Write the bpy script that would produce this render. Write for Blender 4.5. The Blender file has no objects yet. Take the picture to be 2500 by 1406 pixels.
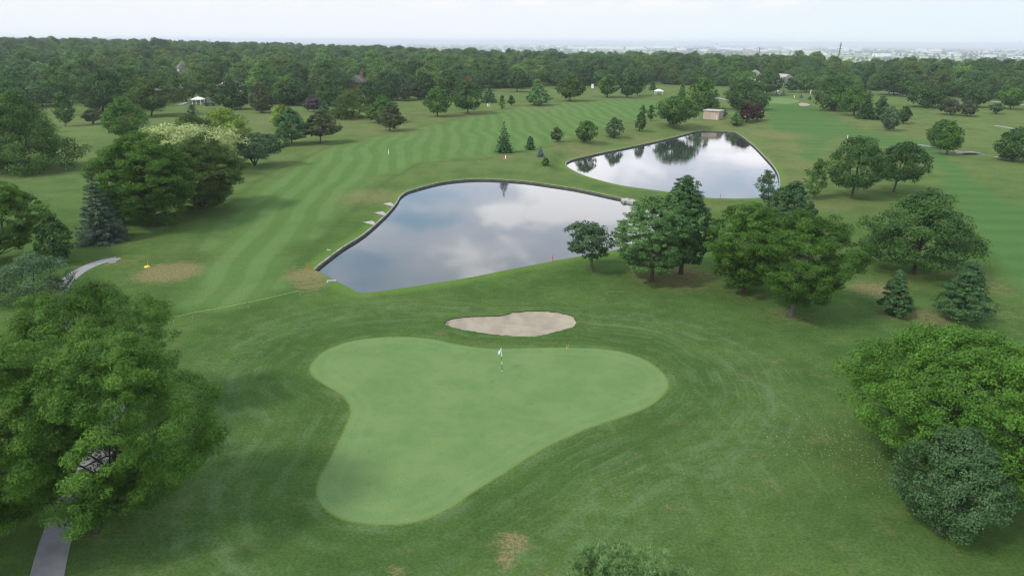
import bpy, math, random
import numpy as np
from mathutils import Vector, Matrix
from mathutils.geometry import delaunay_2d_cdt

sc = bpy.context.scene
COL = sc.collection
R = math.radians
RS = np.random.RandomState(7)

# ------------------------------------------------------------------ camera
CAMZ = 27.0
FPX = 1667.0            # focal length in pixels of a 2500 px wide frame (24 mm on 36 mm)
PITCH = math.atan((703 - 101.5) / FPX)
ROLL = R(0.36)
_F = np.array([0, math.cos(PITCH), -math.sin(PITCH)])
_R0 = np.array([1.0, 0, 0]); _U0 = np.array([0, math.sin(PITCH), math.cos(PITCH)])
_R = _R0 * math.cos(ROLL) + _U0 * math.sin(ROLL)
_U = -_R0 * math.sin(ROLL) + _U0 * math.cos(ROLL)
CP = np.array([0, 0, CAMZ])

def ray(px, py):
    return _F + _R * ((px - 1250) / FPX) + _U * ((703 - py) / FPX)

def sstep(x, a, b):
    t = np.clip((np.asarray(x, float) - a) / (b - a), 0, 1)
    return t * t * (3 - 2 * t)

def terrain(x, y):
    x = np.asarray(x, float); y = np.asarray(y, float)
    r = np.hypot(x, y); az = np.degrees(np.arctan2(x, np.maximum(y, 1e-3)))
    left = 1 - sstep(az, -36, 6)
    rise = 11.0 * left * sstep(r, 330, 1000)
    r1 = 900 - 230 * sstep(az, 5, 28) + 500 * left
    drop = sstep(r, r1, r1 + 900)
    d = np.hypot(np.maximum(np.abs(x - 20) - 78, 0), np.maximum(np.abs(y - 120) - 105, 0))
    sw = .55 * np.sin(x * .037 + 1.1) * np.sin(y * .043 + .4) * sstep(d, 0, 40) * (1 - sstep(r, 600, 900))
    yb = np.interp(x, [-80, -26, -20.7, -14.7, -5.3, 3.2, 8, 12.6, 20, 38, 59, 90], [170, 150, 132, 139, 142.5, 140, 138, 165, 178, 199, 227, 228])
    lift = 1.4 * sstep(y - yb, 1.5, 20) * (1 - sstep(r, 650, 900))
    return rise * (1 - drop) - 50.0 * drop + sw + lift

def at(px, py, h=0.0):
    """point where the line of sight through a pixel meets the terrain (+h)"""
    d = ray(px, py); z = h
    for _ in range(40):
        t = (z - CAMZ) / d[2]
        p = CP + d * t
        zn = float(terrain(p[0], p[1])) + h
        if abs(zn - z) < 1e-4: break
        z = z * 0.4 + zn * 0.6
    return np.array([p[0], p[1], z])

def depth(p):
    return float(np.dot(np.asarray(p) - CP, _F))

def proj(p):
    d = np.asarray(p) - CP
    z = d @ _F
    return 1250 + FPX * (d @ _R) / z, 703 - FPX * (d @ _U) / z

cam = bpy.data.cameras.new('camera'); camo = bpy.data.objects.new('camera', cam); COL.objects.link(camo)
cam.lens = 24.0; cam.sensor_width = 36.0; cam.sensor_fit = 'HORIZONTAL'; cam.clip_start = 0.5; cam.clip_end = 60000
m = Matrix((_R, _U, -_F)).transposed().to_4x4(); m.translation = CP
camo.matrix_world = m
sc.camera = camo

# ------------------------------------------------------------------ tagging
def tag(o, label=None, cat=None, group=None, kind=None):
    if label: o['label'] = label
    if cat: o['category'] = cat
    if group: o['group'] = group
    if kind: o['kind'] = kind
    return o

def empty(name, loc=(0, 0, 0), rz=0.0):
    o = bpy.data.objects.new(name, None); COL.objects.link(o)
    o.location = [float(v) for v in loc]; o.rotation_euler[2] = rz
    o.empty_display_size = 0.2
    return o

def link(name, me, mat=None, parent=None):
    if mat is not None and len(me.materials) == 0: me.materials.append(mat)
    o = bpy.data.objects.new(name, me); COL.objects.link(o)
    if parent is not None: o.parent = parent
    return o

class MB:
    """collects boxes, tubes, prisms and builds one mesh"""
    def __init__(s): s.v = []; s.f = []; s.sm = []
    def add(s, vs, fs, smooth=False):
        b = len(s.v); s.v.extend([tuple(map(float, v)) for v in vs])
        for f in fs: s.f.append([i + b for i in f]); s.sm.append(smooth)
    def box(s, x0, x1, y0, y1, z0, z1):
        s.add([(x0,y0,z0),(x1,y0,z0),(x1,y1,z0),(x0,y1,z0),(x0,y0,z1),(x1,y0,z1),(x1,y1,z1),(x0,y1,z1)],
              [(0,3,2,1),(4,5,6,7),(0,1,5,4),(1,2,6,5),(2,3,7,6),(3,0,4,7)])
        return s
    def tube(s, pts, rad, n=8, cap=True):
        pts = [np.array(p, float) for p in pts]
        if np.isscalar(rad): rad = [rad] * len(pts)
        b = len(s.v); ref = np.array([0.31, 0.95, 0.05])
        for i, p in enumerate(pts):
            t = pts[min(i + 1, len(pts) - 1)] - pts[max(i - 1, 0)]
            t = t / (np.linalg.norm(t) + 1e-9)
            u = np.cross(t, ref); u /= np.linalg.norm(u) + 1e-9; w = np.cross(t, u)
            for k in range(n):
                a = 2 * math.pi * k / n
                s.v.append(tuple(p + rad[i] * (u * math.cos(a) + w * math.sin(a))))
        for i in range(len(pts) - 1):
            for k in range(n):
                k2 = (k + 1) % n
                s.f.append([b + i*n + k, b + i*n + k2, b + (i+1)*n + k2, b + (i+1)*n + k]); s.sm.append(True)
        if cap:
            s.f.append([b + k for k in range(n)]); s.sm.append(False)
            s.f.append([b + (len(pts)-1)*n + k for k in reversed(range(n))]); s.sm.append(False)
        return s
    def prism(s, poly, z0, z1):
        """poly: list of (x,y) ccw"""
        n = len(poly)
        s.add([(x, y, z0) for x, y in poly] + [(x, y, z1) for x, y in poly],
              [list(reversed(range(n))), list(range(n, 2*n))] + [(i, (i+1) % n, n + (i+1) % n, n + i) for i in range(n)])
        return s
    def mesh(s, name):
        me = bpy.data.meshes.new(name); me.from_pydata(s.v, [], s.f)
        me.polygons.foreach_set('use_smooth', s.sm); me.update()
        return me
    def build(s, name, mat, parent=None):
        return link(name, s.mesh(name), mat, parent)

# ------------------------------------------------------------------ materials
def nt_new(name):
    m = bpy.data.materials.new(name); m.use_nodes = True
    nt = m.node_tree; nt.nodes.clear()
    out = nt.nodes.new('ShaderNodeOutputMaterial')
    return m, nt, out

class NT:
    """small helper around a node tree"""
    def __init__(s, nt): s.nt = nt
    def n(s, t, **kw):
        nd = s.nt.nodes.new(t)
        for k, v in kw.items(): setattr(nd, k, v)
        return nd
    def l(s, a, b): s.nt.links.new(a, b)
    def _in(s, sock, v):
        if isinstance(v, bpy.types.NodeSocket): s.l(v, sock)
        elif isinstance(v, (tuple, list)):
            v = list(v)
            if sock.type == 'RGBA' and len(v) == 3: v = v + [1.0]
            sock.default_value = v
        else: sock.default_value = v
    def math(s, op, a, b=0.0, c=None, clamp=False):
        nd = s.n('ShaderNodeMath', operation=op); nd.use_clamp = clamp
        s._in(nd.inputs[0], a); s._in(nd.inputs[1], b)
        if c is not None: s._in(nd.inputs[2], c)
        return nd.outputs[0]
    def mix(s, f, a, b, mode='MIX'):
        nd = s.n('ShaderNodeMix', data_type='RGBA', blend_type=mode)
        s._in(nd.inputs[0], f); s._in(nd.inputs[6], a); s._in(nd.inputs[7], b)
        return nd.outputs[2]
    def attr(s, name): return s.n('ShaderNodeAttribute', attribute_name=name).outputs['Fac']
    def noise(s, vec, scale, detail=3.0, rough=0.55, dist=0.0):
        nd = s.n('ShaderNodeTexNoise'); s._in(nd.inputs['Vector'], vec)
        nd.inputs['Scale'].default_value = scale; nd.inputs['Detail'].default_value = detail
        nd.inputs['Roughness'].default_value = rough; nd.inputs['Distortion'].default_value = dist
        return nd.outputs['Fac']
    def smooth(s, v, a, b, lo=0.0, hi=1.0):
        nd = s.n('ShaderNodeMapRange', interpolation_type='SMOOTHSTEP')
        s._in(nd.inputs[0], v)
        for i, q in enumerate((a, b, lo, hi)): nd.inputs[i + 1].default_value = q
        return nd.outputs[0]
    def vmul(s, v, k):
        nd = s.n('ShaderNodeVectorMath', operation='MULTIPLY'); s._in(nd.inputs[0], v); nd.inputs[1].default_value = k
        return nd.outputs[0]
    def principled(s, col, rough=0.8, spec=0.3, normal=None, **kw):
        nd = s.n('ShaderNodeBsdfPrincipled')
        s._in(nd.inputs['Base Color'], col); s._in(nd.inputs['Roughness'], rough)
        nd.inputs['Specular IOR Level'].default_value = spec
        if normal is not None: s.l(normal, nd.inputs['Normal'])
        for k, v in kw.items(): s._in(nd.inputs[k], v)
        return nd.outputs[0]
    def bump(s, h, strength, dist):
        nd = s.n('ShaderNodeBump'); s._in(nd.inputs['Height'], h)
        nd.inputs['Strength'].default_value = strength; nd.inputs['Distance'].default_value = dist
        return nd.outputs[0]
    def obj(s): return s.n('ShaderNodeTexCoord').outputs['Object']

def simple(name, col, rough=0.75, spec=0.3, var=0.25, scale=3.0, metal=0.0):
    """weathered paint / concrete / wood with mottling of its own"""
    m, nt, out = nt_new(name); N = NT(nt)
    c = N.obj()
    f = N.noise(c, scale, 5, 0.65)
    g = N.smooth(f, 0.3, 0.7)
    col2 = tuple(v * (1 - var) for v in col)
    cc = N.mix(g, col2, col)
    b = N.bump(N.noise(c, scale * 6, 3), 0.25, 0.02)
    N.l(N.principled(cc, rough, spec, b, Metallic=metal), out.inputs[0])
    return m

MAT = dict(
    concrete=simple('concrete', (0.36, 0.35, 0.32), 0.9, 0.2, 0.4, 1.3),
    wallcap=simple('weathered_concrete_cap', (0.31, 0.305, 0.25), 0.9, 0.2, 0.5, 0.9),
    pathc=simple('path_concrete', (0.27, 0.26, 0.255), 0.9, 0.2, 0.25, 0.8),
    stone=simple('pale_stone', (0.40, 0.38, 0.34), 0.9, 0.2, 0.35, 1.5),
    white=simple('white_paint', (0.80, 0.80, 0.79), 0.6, 0.3, 0.06),
    canvas=simple('white_canvas', (0.80, 0.80, 0.82), 0.8, 0.2, 0.05),
    red=simple('red_stake_paint', (0.50, 0.07, 0.04), 0.6, 0.3, 0.2),
    orange=simple('orange_mulch', (0.45, 0.13, 0.06), 0.9, 0.1, 0.3, 6.0),
    yellow=simple('yellow_paint', (0.72, 0.50, 0.06), 0.5, 0.4, 0.1),
    ropec=simple('pale_green_rope', (0.42, 0.55, 0.22), 0.7, 0.2, 0.2),
    black=simple('black_paint', (0.02, 0.02, 0.022), 0.4, 0.5, 0.2),
    rubber=simple('rubber', (0.018, 0.018, 0.018), 0.8, 0.2, 0.2),
    darkglass=simple('dark_glass', (0.03, 0.035, 0.04), 0.15, 0.6, 0.1),
    tan=simple('tan_block_wall', (0.40, 0.33, 0.25), 0.85, 0.2, 0.1, 1.2),
    tandoor=simple('pinkish_tan_door', (0.47, 0.36, 0.28), 0.7, 0.3, 0.08),
    tanroof=simple('light_tan_roof', (0.44, 0.40, 0.34), 0.85, 0.2, 0.15, 1.0),
    brick=simple('red_brick', (0.27, 0.115, 0.085), 0.9, 0.2, 0.3, 2.0),
    brickp=simple('pinkish_brick', (0.42, 0.26, 0.21), 0.9, 0.2, 0.2, 2.0),
    cream=simple('cream_siding', (0.55, 0.52, 0.46), 0.8, 0.2, 0.1),
    roofg=simple('grey_shingles', (0.17, 0.165, 0.16), 0.9, 0.2, 0.25, 1.5),
    roofl=simple('pale_shingles', (0.40, 0.37, 0.33), 0.9, 0.2, 0.15, 1.5),
    metal=simple('galvanised_steel', (0.30, 0.31, 0.32), 0.5, 0.5, 0.15, 2.0, 0.5),
    farwhite=simple('pale_warehouse_wall', (0.80, 0.79, 0.77), 0.7, 0.2, 0.05, 0.05),
    farroof=simple('white_membrane_roof', (0.82, 0.82, 0.82), 0.7, 0.2, 0.06, 0.05),
    wetwall=simple('stained_wet_concrete', (0.13, 0.125, 0.09), 0.8, 0.3, 0.5, 1.2),
    soil=simple('dark_soil', (0.06, 0.062, 0.032), 0.95, 0.1, 0.4, 2.0),
)

def bark(name, c):
    m, nt, out = nt_new(name); N = NT(nt)
    v = N.vmul(N.obj(), (6, 6, 1.2))
    f = N.noise(v, 2.2, 5, 0.7)
    cc = N.mix(N.smooth(f, 0.35, 0.7), tuple(q * 0.5 for q in c), c)
    N.l(N.principled(cc, 0.95, 0.1, N.bump(f, 0.6, 0.05)), out.inputs[0])
    return m
BARK = dict(dark=bark('dark_bark', (0.075, 0.06, 0.05)), grey=bark('grey_bark', (0.20, 0.18, 0.15)),
            brown=bark('brown_bark', (0.13, 0.09, 0.065)))

def leafmat(name, lo, hi, transl=0.25, rough=0.6, spec=0.10, rand=0.25):
    m, nt, out = nt_new(name); N = NT(nt)
    t = N.attr('tint')
    r = N.n('ShaderNodeObjectInfo').outputs['Random']
    c = N.mix(t, lo, hi)
    k = N.math('MULTIPLY_ADD', r, rand, 1 - rand / 2)
    nd = N.n('ShaderNodeVectorMath', operation='SCALE'); N.l(c, nd.inputs[0]); N.l(k, nd.inputs['Scale'])
    c = nd.outputs[0]
    p = N.principled(c, rough, spec)
    tr = N.n('ShaderNodeBsdfTranslucent'); 
    c2 = N.mix(1.0, c, (1.25, 1.35, 0.6), 'MULTIPLY'); N.l(c2, tr.inputs[0])
    mx = N.n('ShaderNodeMixShader'); mx.inputs[0].default_value = transl
    N.l(p, mx.inputs[1]); N.l(tr.outputs[0], mx.inputs[2]); N.l(mx.outputs[0], out.inputs[0])
    return m

G = 1.0
LEAF = dict(
    dark=leafmat('dark_green_leaves', (0.023, 0.052, 0.014), (0.089, 0.178, 0.045)),
    mid=leafmat('mid_green_leaves', (0.028, 0.064, 0.014), (0.119, 0.231, 0.048)),
    bright=leafmat('bright_green_leaves', (0.048, 0.123, 0.015), (0.153, 0.312, 0.044)),
    maple=leafmat('maple_leaves', (0.028, 0.072, 0.010), (0.126, 0.262, 0.042)),
    yellow=leafmat('yellow_green_leaves', (0.071, 0.121, 0.013), (0.268, 0.386, 0.048)),
    olive=leafmat('olive_green_leaves', (0.033, 0.062, 0.011), (0.121, 0.202, 0.041)),
    locust=leafmat('locust_leaves', (0.033, 0.078, 0.011), (0.146, 0.285, 0.043)),
    locust2=leafmat('deep_locust_leaves', (0.028, 0.067, 0.010), (0.111, 0.225, 0.032)),
    grey=leafmat('grey_green_leaves', (0.038, 0.069, 0.031), (0.140, 0.231, 0.106)),
    pine=leafmat('pine_needles', (0.025, 0.062, 0.022), (0.103, 0.209, 0.071), 0.1),
    pineg=leafmat('green_pine_needles', (0.032, 0.076, 0.022), (0.140, 0.267, 0.075), 0.1),
    spruce=leafmat('blue_spruce_needles', (0.032, 0.061, 0.037), (0.123, 0.182, 0.125), 0.08),
    blue=leafmat('pale_blue_spruce_needles', (0.049, 0.070, 0.075), (0.159, 0.201, 0.212), 0.08),
    purple=leafmat('purple_plum_leaves', (0.025, 0.010, 0.011), (0.080, 0.034, 0.036)),
    brown=leafmat('brownish_leaves', (0.037, 0.055, 0.022), (0.111, 0.140, 0.058)),
    rust=leafmat('rust_red_leaves', (0.132, 0.049, 0.029), (0.318, 0.138, 0.074)),
    blossom=leafmat('cream_blossom', (0.26, 0.32, 0.11), (0.50, 0.56, 0.25), 0.15),
    nearpine=leafmat('pale_pine_needles', (0.084, 0.161, 0.051), (0.211, 0.338, 0.120), 0.1),
    grey2=leafmat('greyish_leaves', (0.037, 0.076, 0.030), (0.116, 0.208, 0.080)),
    twig=leafmat('dry_twigs', (0.049, 0.043, 0.037), (0.117, 0.106, 0.095), 0.05),
    forestd=leafmat('woodland_dark_leaves', (0.037, 0.077, 0.027), (0.109, 0.199, 0.062), rand=0.7),
    forestm=leafmat('woodland_mid_leaves', (0.047, 0.094, 0.027), (0.138, 0.245, 0.062), rand=0.7),
    foresto=leafmat('woodland_olive_leaves', (0.054, 0.091, 0.023), (0.159, 0.234, 0.057), rand=0.7),
    forestb=leafmat('woodland_bright_leaves', (0.070, 0.136, 0.026), (0.185, 0.319, 0.061), rand=0.7),
)
# ------------------------------------------------------------------ tree builders
def unit(v): return v / (np.linalg.norm(v, axis=-1, keepdims=True) + 1e-9)

def leaf_mesh(name, P, Nn, L, asp, tint, mat, rs, along=None):
    """P centres, Nn normals, L lengths: one diamond-shaped leaf (spray) each"""
    n = len(P)
    rnd = unit(rs.normal(size=(n, 3))) if along is None else along
    T = unit(rnd - Nn * np.sum(rnd * Nn, 1, keepdims=True))
    B = np.cross(Nn, T)
    h = (L * 0.5)[:, None]; w = h * asp
    V = np.empty((n, 4, 3), np.float32)
    sk = (rs.uniform(-0.3, 0.3, (n, 1)))
    V[:, 0] = P - T * h; V[:, 1] = P + B * w + T * h * sk - Nn * h * 0.15
    V[:, 2] = P + T * h; V[:, 3] = P - B * w + T * h * sk - Nn * h * 0.15
    me = bpy.data.meshes.new(name)
    me.vertices.add(n * 4); me.vertices.foreach_set('co', V.ravel())
    me.loops.add(n * 4); me.loops.foreach_set('vertex_index', np.arange(n * 4, dtype=np.int32))
    me.polygons.add(n); me.polygons.foreach_set('loop_start', np.arange(0, n * 4, 4, dtype=np.int32))
    me.polygons.foreach_set('loop_total', np.full(n, 4, np.int32))
    a = me.attributes.new('tint', 'FLOAT', 'POINT')
    a.data.foreach_set('value', np.repeat(np.clip(tint, 0, 1).astype(np.float32), 4))
    me.update(calc_edges=True); me.validate() if n < 10 else None
    me.materials.append(mat)
    return me

KIND = dict(
    #          profile peak, exponents, bare foot, bumps, bump depth, clump radius, clump flatness, gaps, leaf, aspect, cover, trunk
    maple =dict(tp=.42, a=.42, b=.52, cb=.13, M=26, A=.34, B=.09, rc=.085, flat=.80, gap=.06, ls=.25, asp=.70, k=6.5, tr=.020),
    dense =dict(tp=.38, a=.32, b=.50, cb=.02, M=44, A=.26, B=.06, rc=.075, flat=.80, gap=.02, ls=.25, asp=.65, k=7.5, tr=.018),
    oval  =dict(tp=.42, a=.45, b=.62, cb=.11, M=20, A=.34, B=.10, rc=.11, flat=.90, gap=.06, ls=.22, asp=.65, k=6.5, tr=.016),
    vase  =dict(tp=.60, a=.62, b=.45, cb=.12, M=36, A=.36, B=.08, rc=.075, flat=.80, gap=.07, ls=.25, asp=.50, k=6.5, tr=.018),
    locust=dict(sh=.66, tp=.56, a=.45, b=.48, cb=.10, M=46, A=.40, B=.11, rc=.070, flat=.50, gap=.14, ls=.24, asp=.36, k=6.5, tr=.016),
    open  =dict(sh=.40, tp=.55, a=.50, b=.50, cb=.30, M=16, A=.50, B=.16, rc=.090, flat=.60, gap=.30, ls=.26, asp=.70, k=5.0, tr=.020),
    wispy =dict(sh=.45, tp=.35, a=.45, b=.85, cb=.07, M=20, A=.50, B=.18, rc=.110, flat=.55, gap=.30, ls=.20, asp=.55, k=4.0, tr=.014),
    crab  =dict(tp=.55, a=.40, b=.48, cb=.20, M=26, A=.38, B=.12, rc=.085, flat=.55, gap=.12, ls=.20, asp=.60, k=6.0, tr=.028),
    bush  =dict(tp=.35, a=.28, b=.52, cb=.00, M=24, A=.30, B=.09, rc=.090, flat=.75, gap=.05, ls=.20, asp=.60, k=6.5, tr=.015),
    pine  =dict(tp=.36, a=.38, b=.62, cb=.09, M=46, A=.40, B=.10, rc=.060, flat=.42, gap=.10, ls=.24, asp=.30, k=8.0, tr=.020),
    pinec =dict(tp=.22, a=.35, b=.85, cb=.04, M=34, A=.42, B=.12, rc=.085, flat=.42, gap=.10, ls=.22, asp=.32, k=8.0, tr=.018),
)

def fib(n, rs, jit=.25):
    i = np.arange(n) + .5; z = 1 - 2 * i / n; ph = i * 2.39996; r = np.sqrt(1 - z * z)
    return unit(np.stack([r * np.cos(ph), r * np.sin(ph), z], 1) + rs.normal(size=(n, 3)) * jit * math.sqrt(12.57 / n) * .5)

def lobed(rs, Hh, W, K, ls, asp, k, dx=0.0, nmax=90000, squash=1.0):
    """leaf positions of a crown: a bumpy envelope carried by many small clumps; returns P,N,L,tint, limb ends"""
    cb = K['cb'] * Hh; Hc = Hh - cb; hw = W / 2
    M = K['M']; Bd = fib(M, rs, .5); Bd = Bd[Bd[:, 2] > -.93]; M = len(Bd)
    sig = .80 * math.sqrt(12.57 / M) * rs.uniform(.8, 1.25, M)
    off = rs.uniform(-1, 1, M) * K['B']
    rc0 = max(K['rc'] * W, .18) if W > 2 else K['rc'] * W * 1.4
    area = math.pi * W * (Hc + W) / 2
    nC = int(np.clip(area / (rc0 ** 2 * 1.35), 60, 2600))
    d = rs.normal(size=(nC, 3)); d[:, 2] += .12; d = unit(d)
    ang = np.arccos(np.clip(d @ Bd.T, -1, 1)) / sig
    bv = np.clip(1 - ang ** 2, 0, 1); j = bv.argmax(1); bump = bv.max(1)
    f = 1 - K['A'] + K['A'] * bump + off[j] + .06 * np.sin(3 * np.arctan2(d[:, 1], d[:, 0]) + 1.0)
    shell = np.where(rs.uniform(0, 1, nC) < K.get('sh', .74), rs.uniform(.86, 1.0, nC), rs.uniform(.45, .86, nC))
    t = .5 + .5 * np.sign(d[:, 2]) * np.abs(d[:, 2]) ** .9
    tp = K['tp']
    re = np.where(t < tp, (t / tp) ** K['a'], (np.maximum(1 - t, 0) / (1 - tp)) ** K['b'])
    phi = np.arctan2(d[:, 1], d[:, 0])
    rad = re * hw * f * shell
    zc = cb + Hc * (tp * .9 + (t - tp * .9) * (1 - (1 - f) * .55) * (1 - (1 - shell) * .8))
    Q = np.stack([rad * np.cos(phi), rad * np.sin(phi), zc], 1)
    # ragged holes
    gq = np.sin(Q[:, 0] * 3.1 / hw + 1 + j) * np.sin(Q[:, 1] * 2.7 / hw + 2.3) + np.sin(Q[:, 2] * 7 / Hc + j * .7) * .8 + rs.uniform(-.6, .6, nC)
    keep = gq > np.quantile(gq, K['gap']) if K['gap'] > 0 else np.ones(nC, bool)
    Q = Q[keep]; j = j[keep]; d = d[keep]; bump = bump[keep]; nC = len(Q)
    rc = rc0 * rs.uniform(.55, 1.30, nC)
    bt = rs.uniform(0, 1, M)
    ct = bt[j] * .28 + rs.uniform(0, .42, nC)
    sil = math.pi / 4 * W * Hc * 0.95
    n = int(min(nmax, k * sil / (0.5 * ls * ls * asp)))
    w = rc ** 2; idx = rs.choice(nC, n, p=w / w.sum())
    e = unit(rs.normal(size=(n, 3)) + np.array([0, 0, .25]) + d[idx] * .4)
    rr = rc[idx][:, None] * (rs.uniform(0.15, 1, (n, 1)) ** .5)
    P = Q[idx] + e * rr * np.array([1, 1, K['flat']])
    Nn = unit(e * .8 + d[idx] * .35 + np.array([0, 0, .45]) + rs.normal(size=(n, 3)) * .50)
    tint = ct[idx] + rs.uniform(-.20, .32, n)
    L = ls * rs.uniform(.65, 1.35, n)
    C = []
    for b_, o_ in zip(Bd, off):
        tt = .5 + .5 * b_[2]; r_ = (tt / tp) ** K['a'] if tt < tp else ((1 - tt) / (1 - tp)) ** K['b']
        a_ = math.atan2(b_[1], b_[0]); C.append((r_ * hw * .78 * math.cos(a_), r_ * hw * .78 * math.sin(a_), cb + Hc * (.04 + .86 * tt)))
    C = np.array(C)
    sx = hw / max(np.percentile(np.abs(P[:, 0]), 99.2), 1e-3)
    P[:, 0] *= sx; P[:, 1] *= sx * squash; C[:, 0] *= sx; C[:, 1] *= sx * squash
    zt = np.percentile(P[:, 2], 99.8); g = (Hh - cb) / max(zt - cb, .1)
    P[:, 2] = cb + (P[:, 2] - cb) * g
    low = P[:, 2] < 0.06; P[low, 2] = 0.06 + rs.uniform(0, .3, low.sum())
    P[:, 0] += dx * np.clip(P[:, 2] / Hh * 1.6, 0, 1); C[:, 0] += dx * np.clip(C[:, 2] / Hh * 1.6, 0, 1)
    return P, Nn, L, tint, C, None

def trunk_mb(rs, Hh, W, K, C, dx, multi=False, limbs=True, nside=8):
    mb = MB(); r0 = max(K['tr'] * Hh, .05) * 1.15
    cb = K['cb'] * Hh
    top = Hh * .80
    def spine(z):
        return np.array([dx * min(z / Hh * 1.6, 1) + .12 * math.sin(z * .5), .10 * math.sin(z * .37 + 1), z])
    if not multi:
        zs = np.concatenate([[0, .25], np.linspace(.7, top, 9)]) if top > 2 else np.linspace(0, top, 5)
        rr = [r0 * (1.45 if z < .1 else 1.15 if z < .4 else max(1 - .85 * (z / top), .1)) for z in zs]
        base = spine(0)
        mb.tube([spine(z) - base * 1 for z in zs], rr, nside)
        off = -base
    else:
        off = np.zeros(3)
        for j in range(4):
            a = j * 1.57 + rs.uniform(-.3, .3); e = np.array([math.cos(a) * W * .22, math.sin(a) * W * .2, Hh * .55])
            mb.tube([(0, 0, 0), (e[0] * .15, e[1] * .15, Hh * .12), e * np.array([.55, .55, .6]), e], [r0, r0 * .8, r0 * .5, r0 * .25], 6)
    if limbs:
        order = np.argsort(C[:, 2])
        for c in C[order]:
            zj = max(cb * .9 + .15 * Hh * .3, min(c[2] - .32 * math.hypot(c[0] - dx, c[1]) - .05 * Hh, top * .95))
            zj = max(zj, Hh * .10)
            s0 = (spine(zj) + off) if not multi else np.array([c[0] * .12, c[1] * .12, min(zj, Hh * .3)])
            s0[2] = zj
            rb = r0 * max(.42 * (1 - zj / Hh), .10)
            mid = s0 * .5 + c * .5 + np.array([0, 0, -.04 * Hh * rs.uniform(-.5, 1)])
            mb.tube([s0, s0 * .75 + mid * .25 + rs.normal(size=3) * .05, mid, mid * .4 + c * .6, c], [rb, rb * .85, rb * .6, rb * .42, rb * .15], 5, cap=False)
    return mb

def conifer(rs, Hh, W, ls, asp, k, droop=.25, tiers=None, nmax=70000):
    tiers = tiers or int(np.clip(Hh / .55, 9, 26)); hw = W / 2
    P = []; Nn = []; T = []; ends = []
    sil = .5 * W * Hh
    n = int(min(nmax, k * sil / (.5 * ls * ls * asp)))
    br = []
    for i in range(tiers):
        t = (i + .3) / tiers
        Lr = hw * (1 - t) ** .82 * (.55 + .45 * min(1, t / .06 + .4))
        nb = int(6 + 9 * (1 - t))
        for j in range(nb):
            a = j * 2 * math.pi / nb + i * 1.3 + rs.uniform(-.2, .2)
            L = Lr * rs.uniform(.78, 1.12) + .05
            z0 = Hh * (.03 + .95 * t)
            br.append((a, L, z0, t))
    br = np.array(br); w = br[:, 1] ** 1.35 + .02; idx = rs.choice(len(br), n, p=w / w.sum())
    a, L, z0, t = br[idx].T
    s = rs.uniform(.12, 1, n) ** .65
    wid = L * .22 * (1.15 - s) + .05
    lat = rs.normal(size=n) * wid * .6
    ca, sa = np.cos(a), np.sin(a)
    x = ca * L * s - sa * lat; y = sa * L * s + ca * lat
    z = z0 - droop * L * s + .16 * L * s ** 3 - np.abs(lat) * .35 + rs.normal(size=n) * .03 * ls / .2 - np.abs(rs.normal(size=n)) * .05 * L
    P = np.stack([x, y, np.maximum(z, .08)], 1)
    Nn = unit(np.stack([ca * .35, sa * .35, np.full(n, .9)], 1) + rs.normal(size=(n, 3)) * .4)
    al = unit(np.stack([ca, sa, np.full(n, -.1)], 1) + rs.normal(size=(n, 3)) * .45)
    bt = rs.uniform(0, .5, len(br))
    tint = bt[idx] + rs.uniform(-.1, .3, n) + .30 * (s > .8)
    Ls = ls * rs.uniform(.7, 1.3, n)
    # leader
    nt_ = max(12, n // 200)
    Pt = np.stack([rs.normal(size=nt_) * .06, rs.normal(size=nt_) * .06, Hh * rs.uniform(.93, 1.0, nt_)], 1)
    P = np.vstack([P, Pt]); Nn = np.vstack([Nn, unit(rs.normal(size=(nt_, 3)))]); al = np.vstack([al, unit(rs.normal(size=(nt_, 3)) * .3 + np.array([0, 0, 1]))])
    tint = np.concatenate([tint, rs.uniform(.4, .9, nt_)]); Ls = np.concatenate([Ls, np.full(nt_, ls)])
    return P, Nn, Ls, tint, al, br

def make_tree(name, kind, mat, H, W, dep, seed, dx=0.0, barkm='dark', leafk=1.0, kk=1.0, cb=None, squash=1.0, multi=False, over=None, nmax=150000):
    """returns crown mesh, trunk mesh; dep is how far the tree stands from the camera, for the leaf size"""
    rs = np.random.RandomState(seed)
    pxm = dep / 683.0
    if kind in ('spruce',):
        ls = max(.20, 2.1 * pxm) * leafk
        P, Nn, L, tint, al, br = conifer(rs, H, W, ls, .38, 7.5 * kk)
        crown = leaf_mesh('crown', P, Nn, L, .38, tint, LEAF[mat], rs, al)
        mb = MB(); mb.tube([(0, 0, 0), (0, 0, H * .3), (0, 0, H * .93)], [max(.018 * H, .05), .013 * H, .004 * H], 7)
        for q in br[::3]:
            a, Lb, z0, t = q
            mb.tube([(0, 0, z0), (math.cos(a) * Lb * .6, math.sin(a) * Lb * .6, max(z0 - .2 * Lb, .1))], [.012 + .003 * H * (1 - t) * .5, .006], 4, False)
        return crown, mb.mesh('trunk')
    K = dict(KIND[kind])
    if cb is not None: K['cb'] = cb
    if over: K.update(over)
    ls = max(K['ls'], (1.7 if K['asp'] > .5 else 2.3) * pxm) * leafk
    if dep > 170: K['rc'] = K['rc'] * 1.15
    P, Nn, L, tint, C, Rl = lobed(rs, H, W, K, ls, K['asp'], K['k'] * kk, dx, squash=squash, nmax=nmax)
    crown = leaf_mesh('crown', P, Nn, L, K['asp'], tint, LEAF[mat], rs)
    tk = trunk_mb(rs, H, W, K, C, dx, multi=multi, nside=8 if dep < 150 else 6).mesh('trunk')
    return crown, tk

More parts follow.
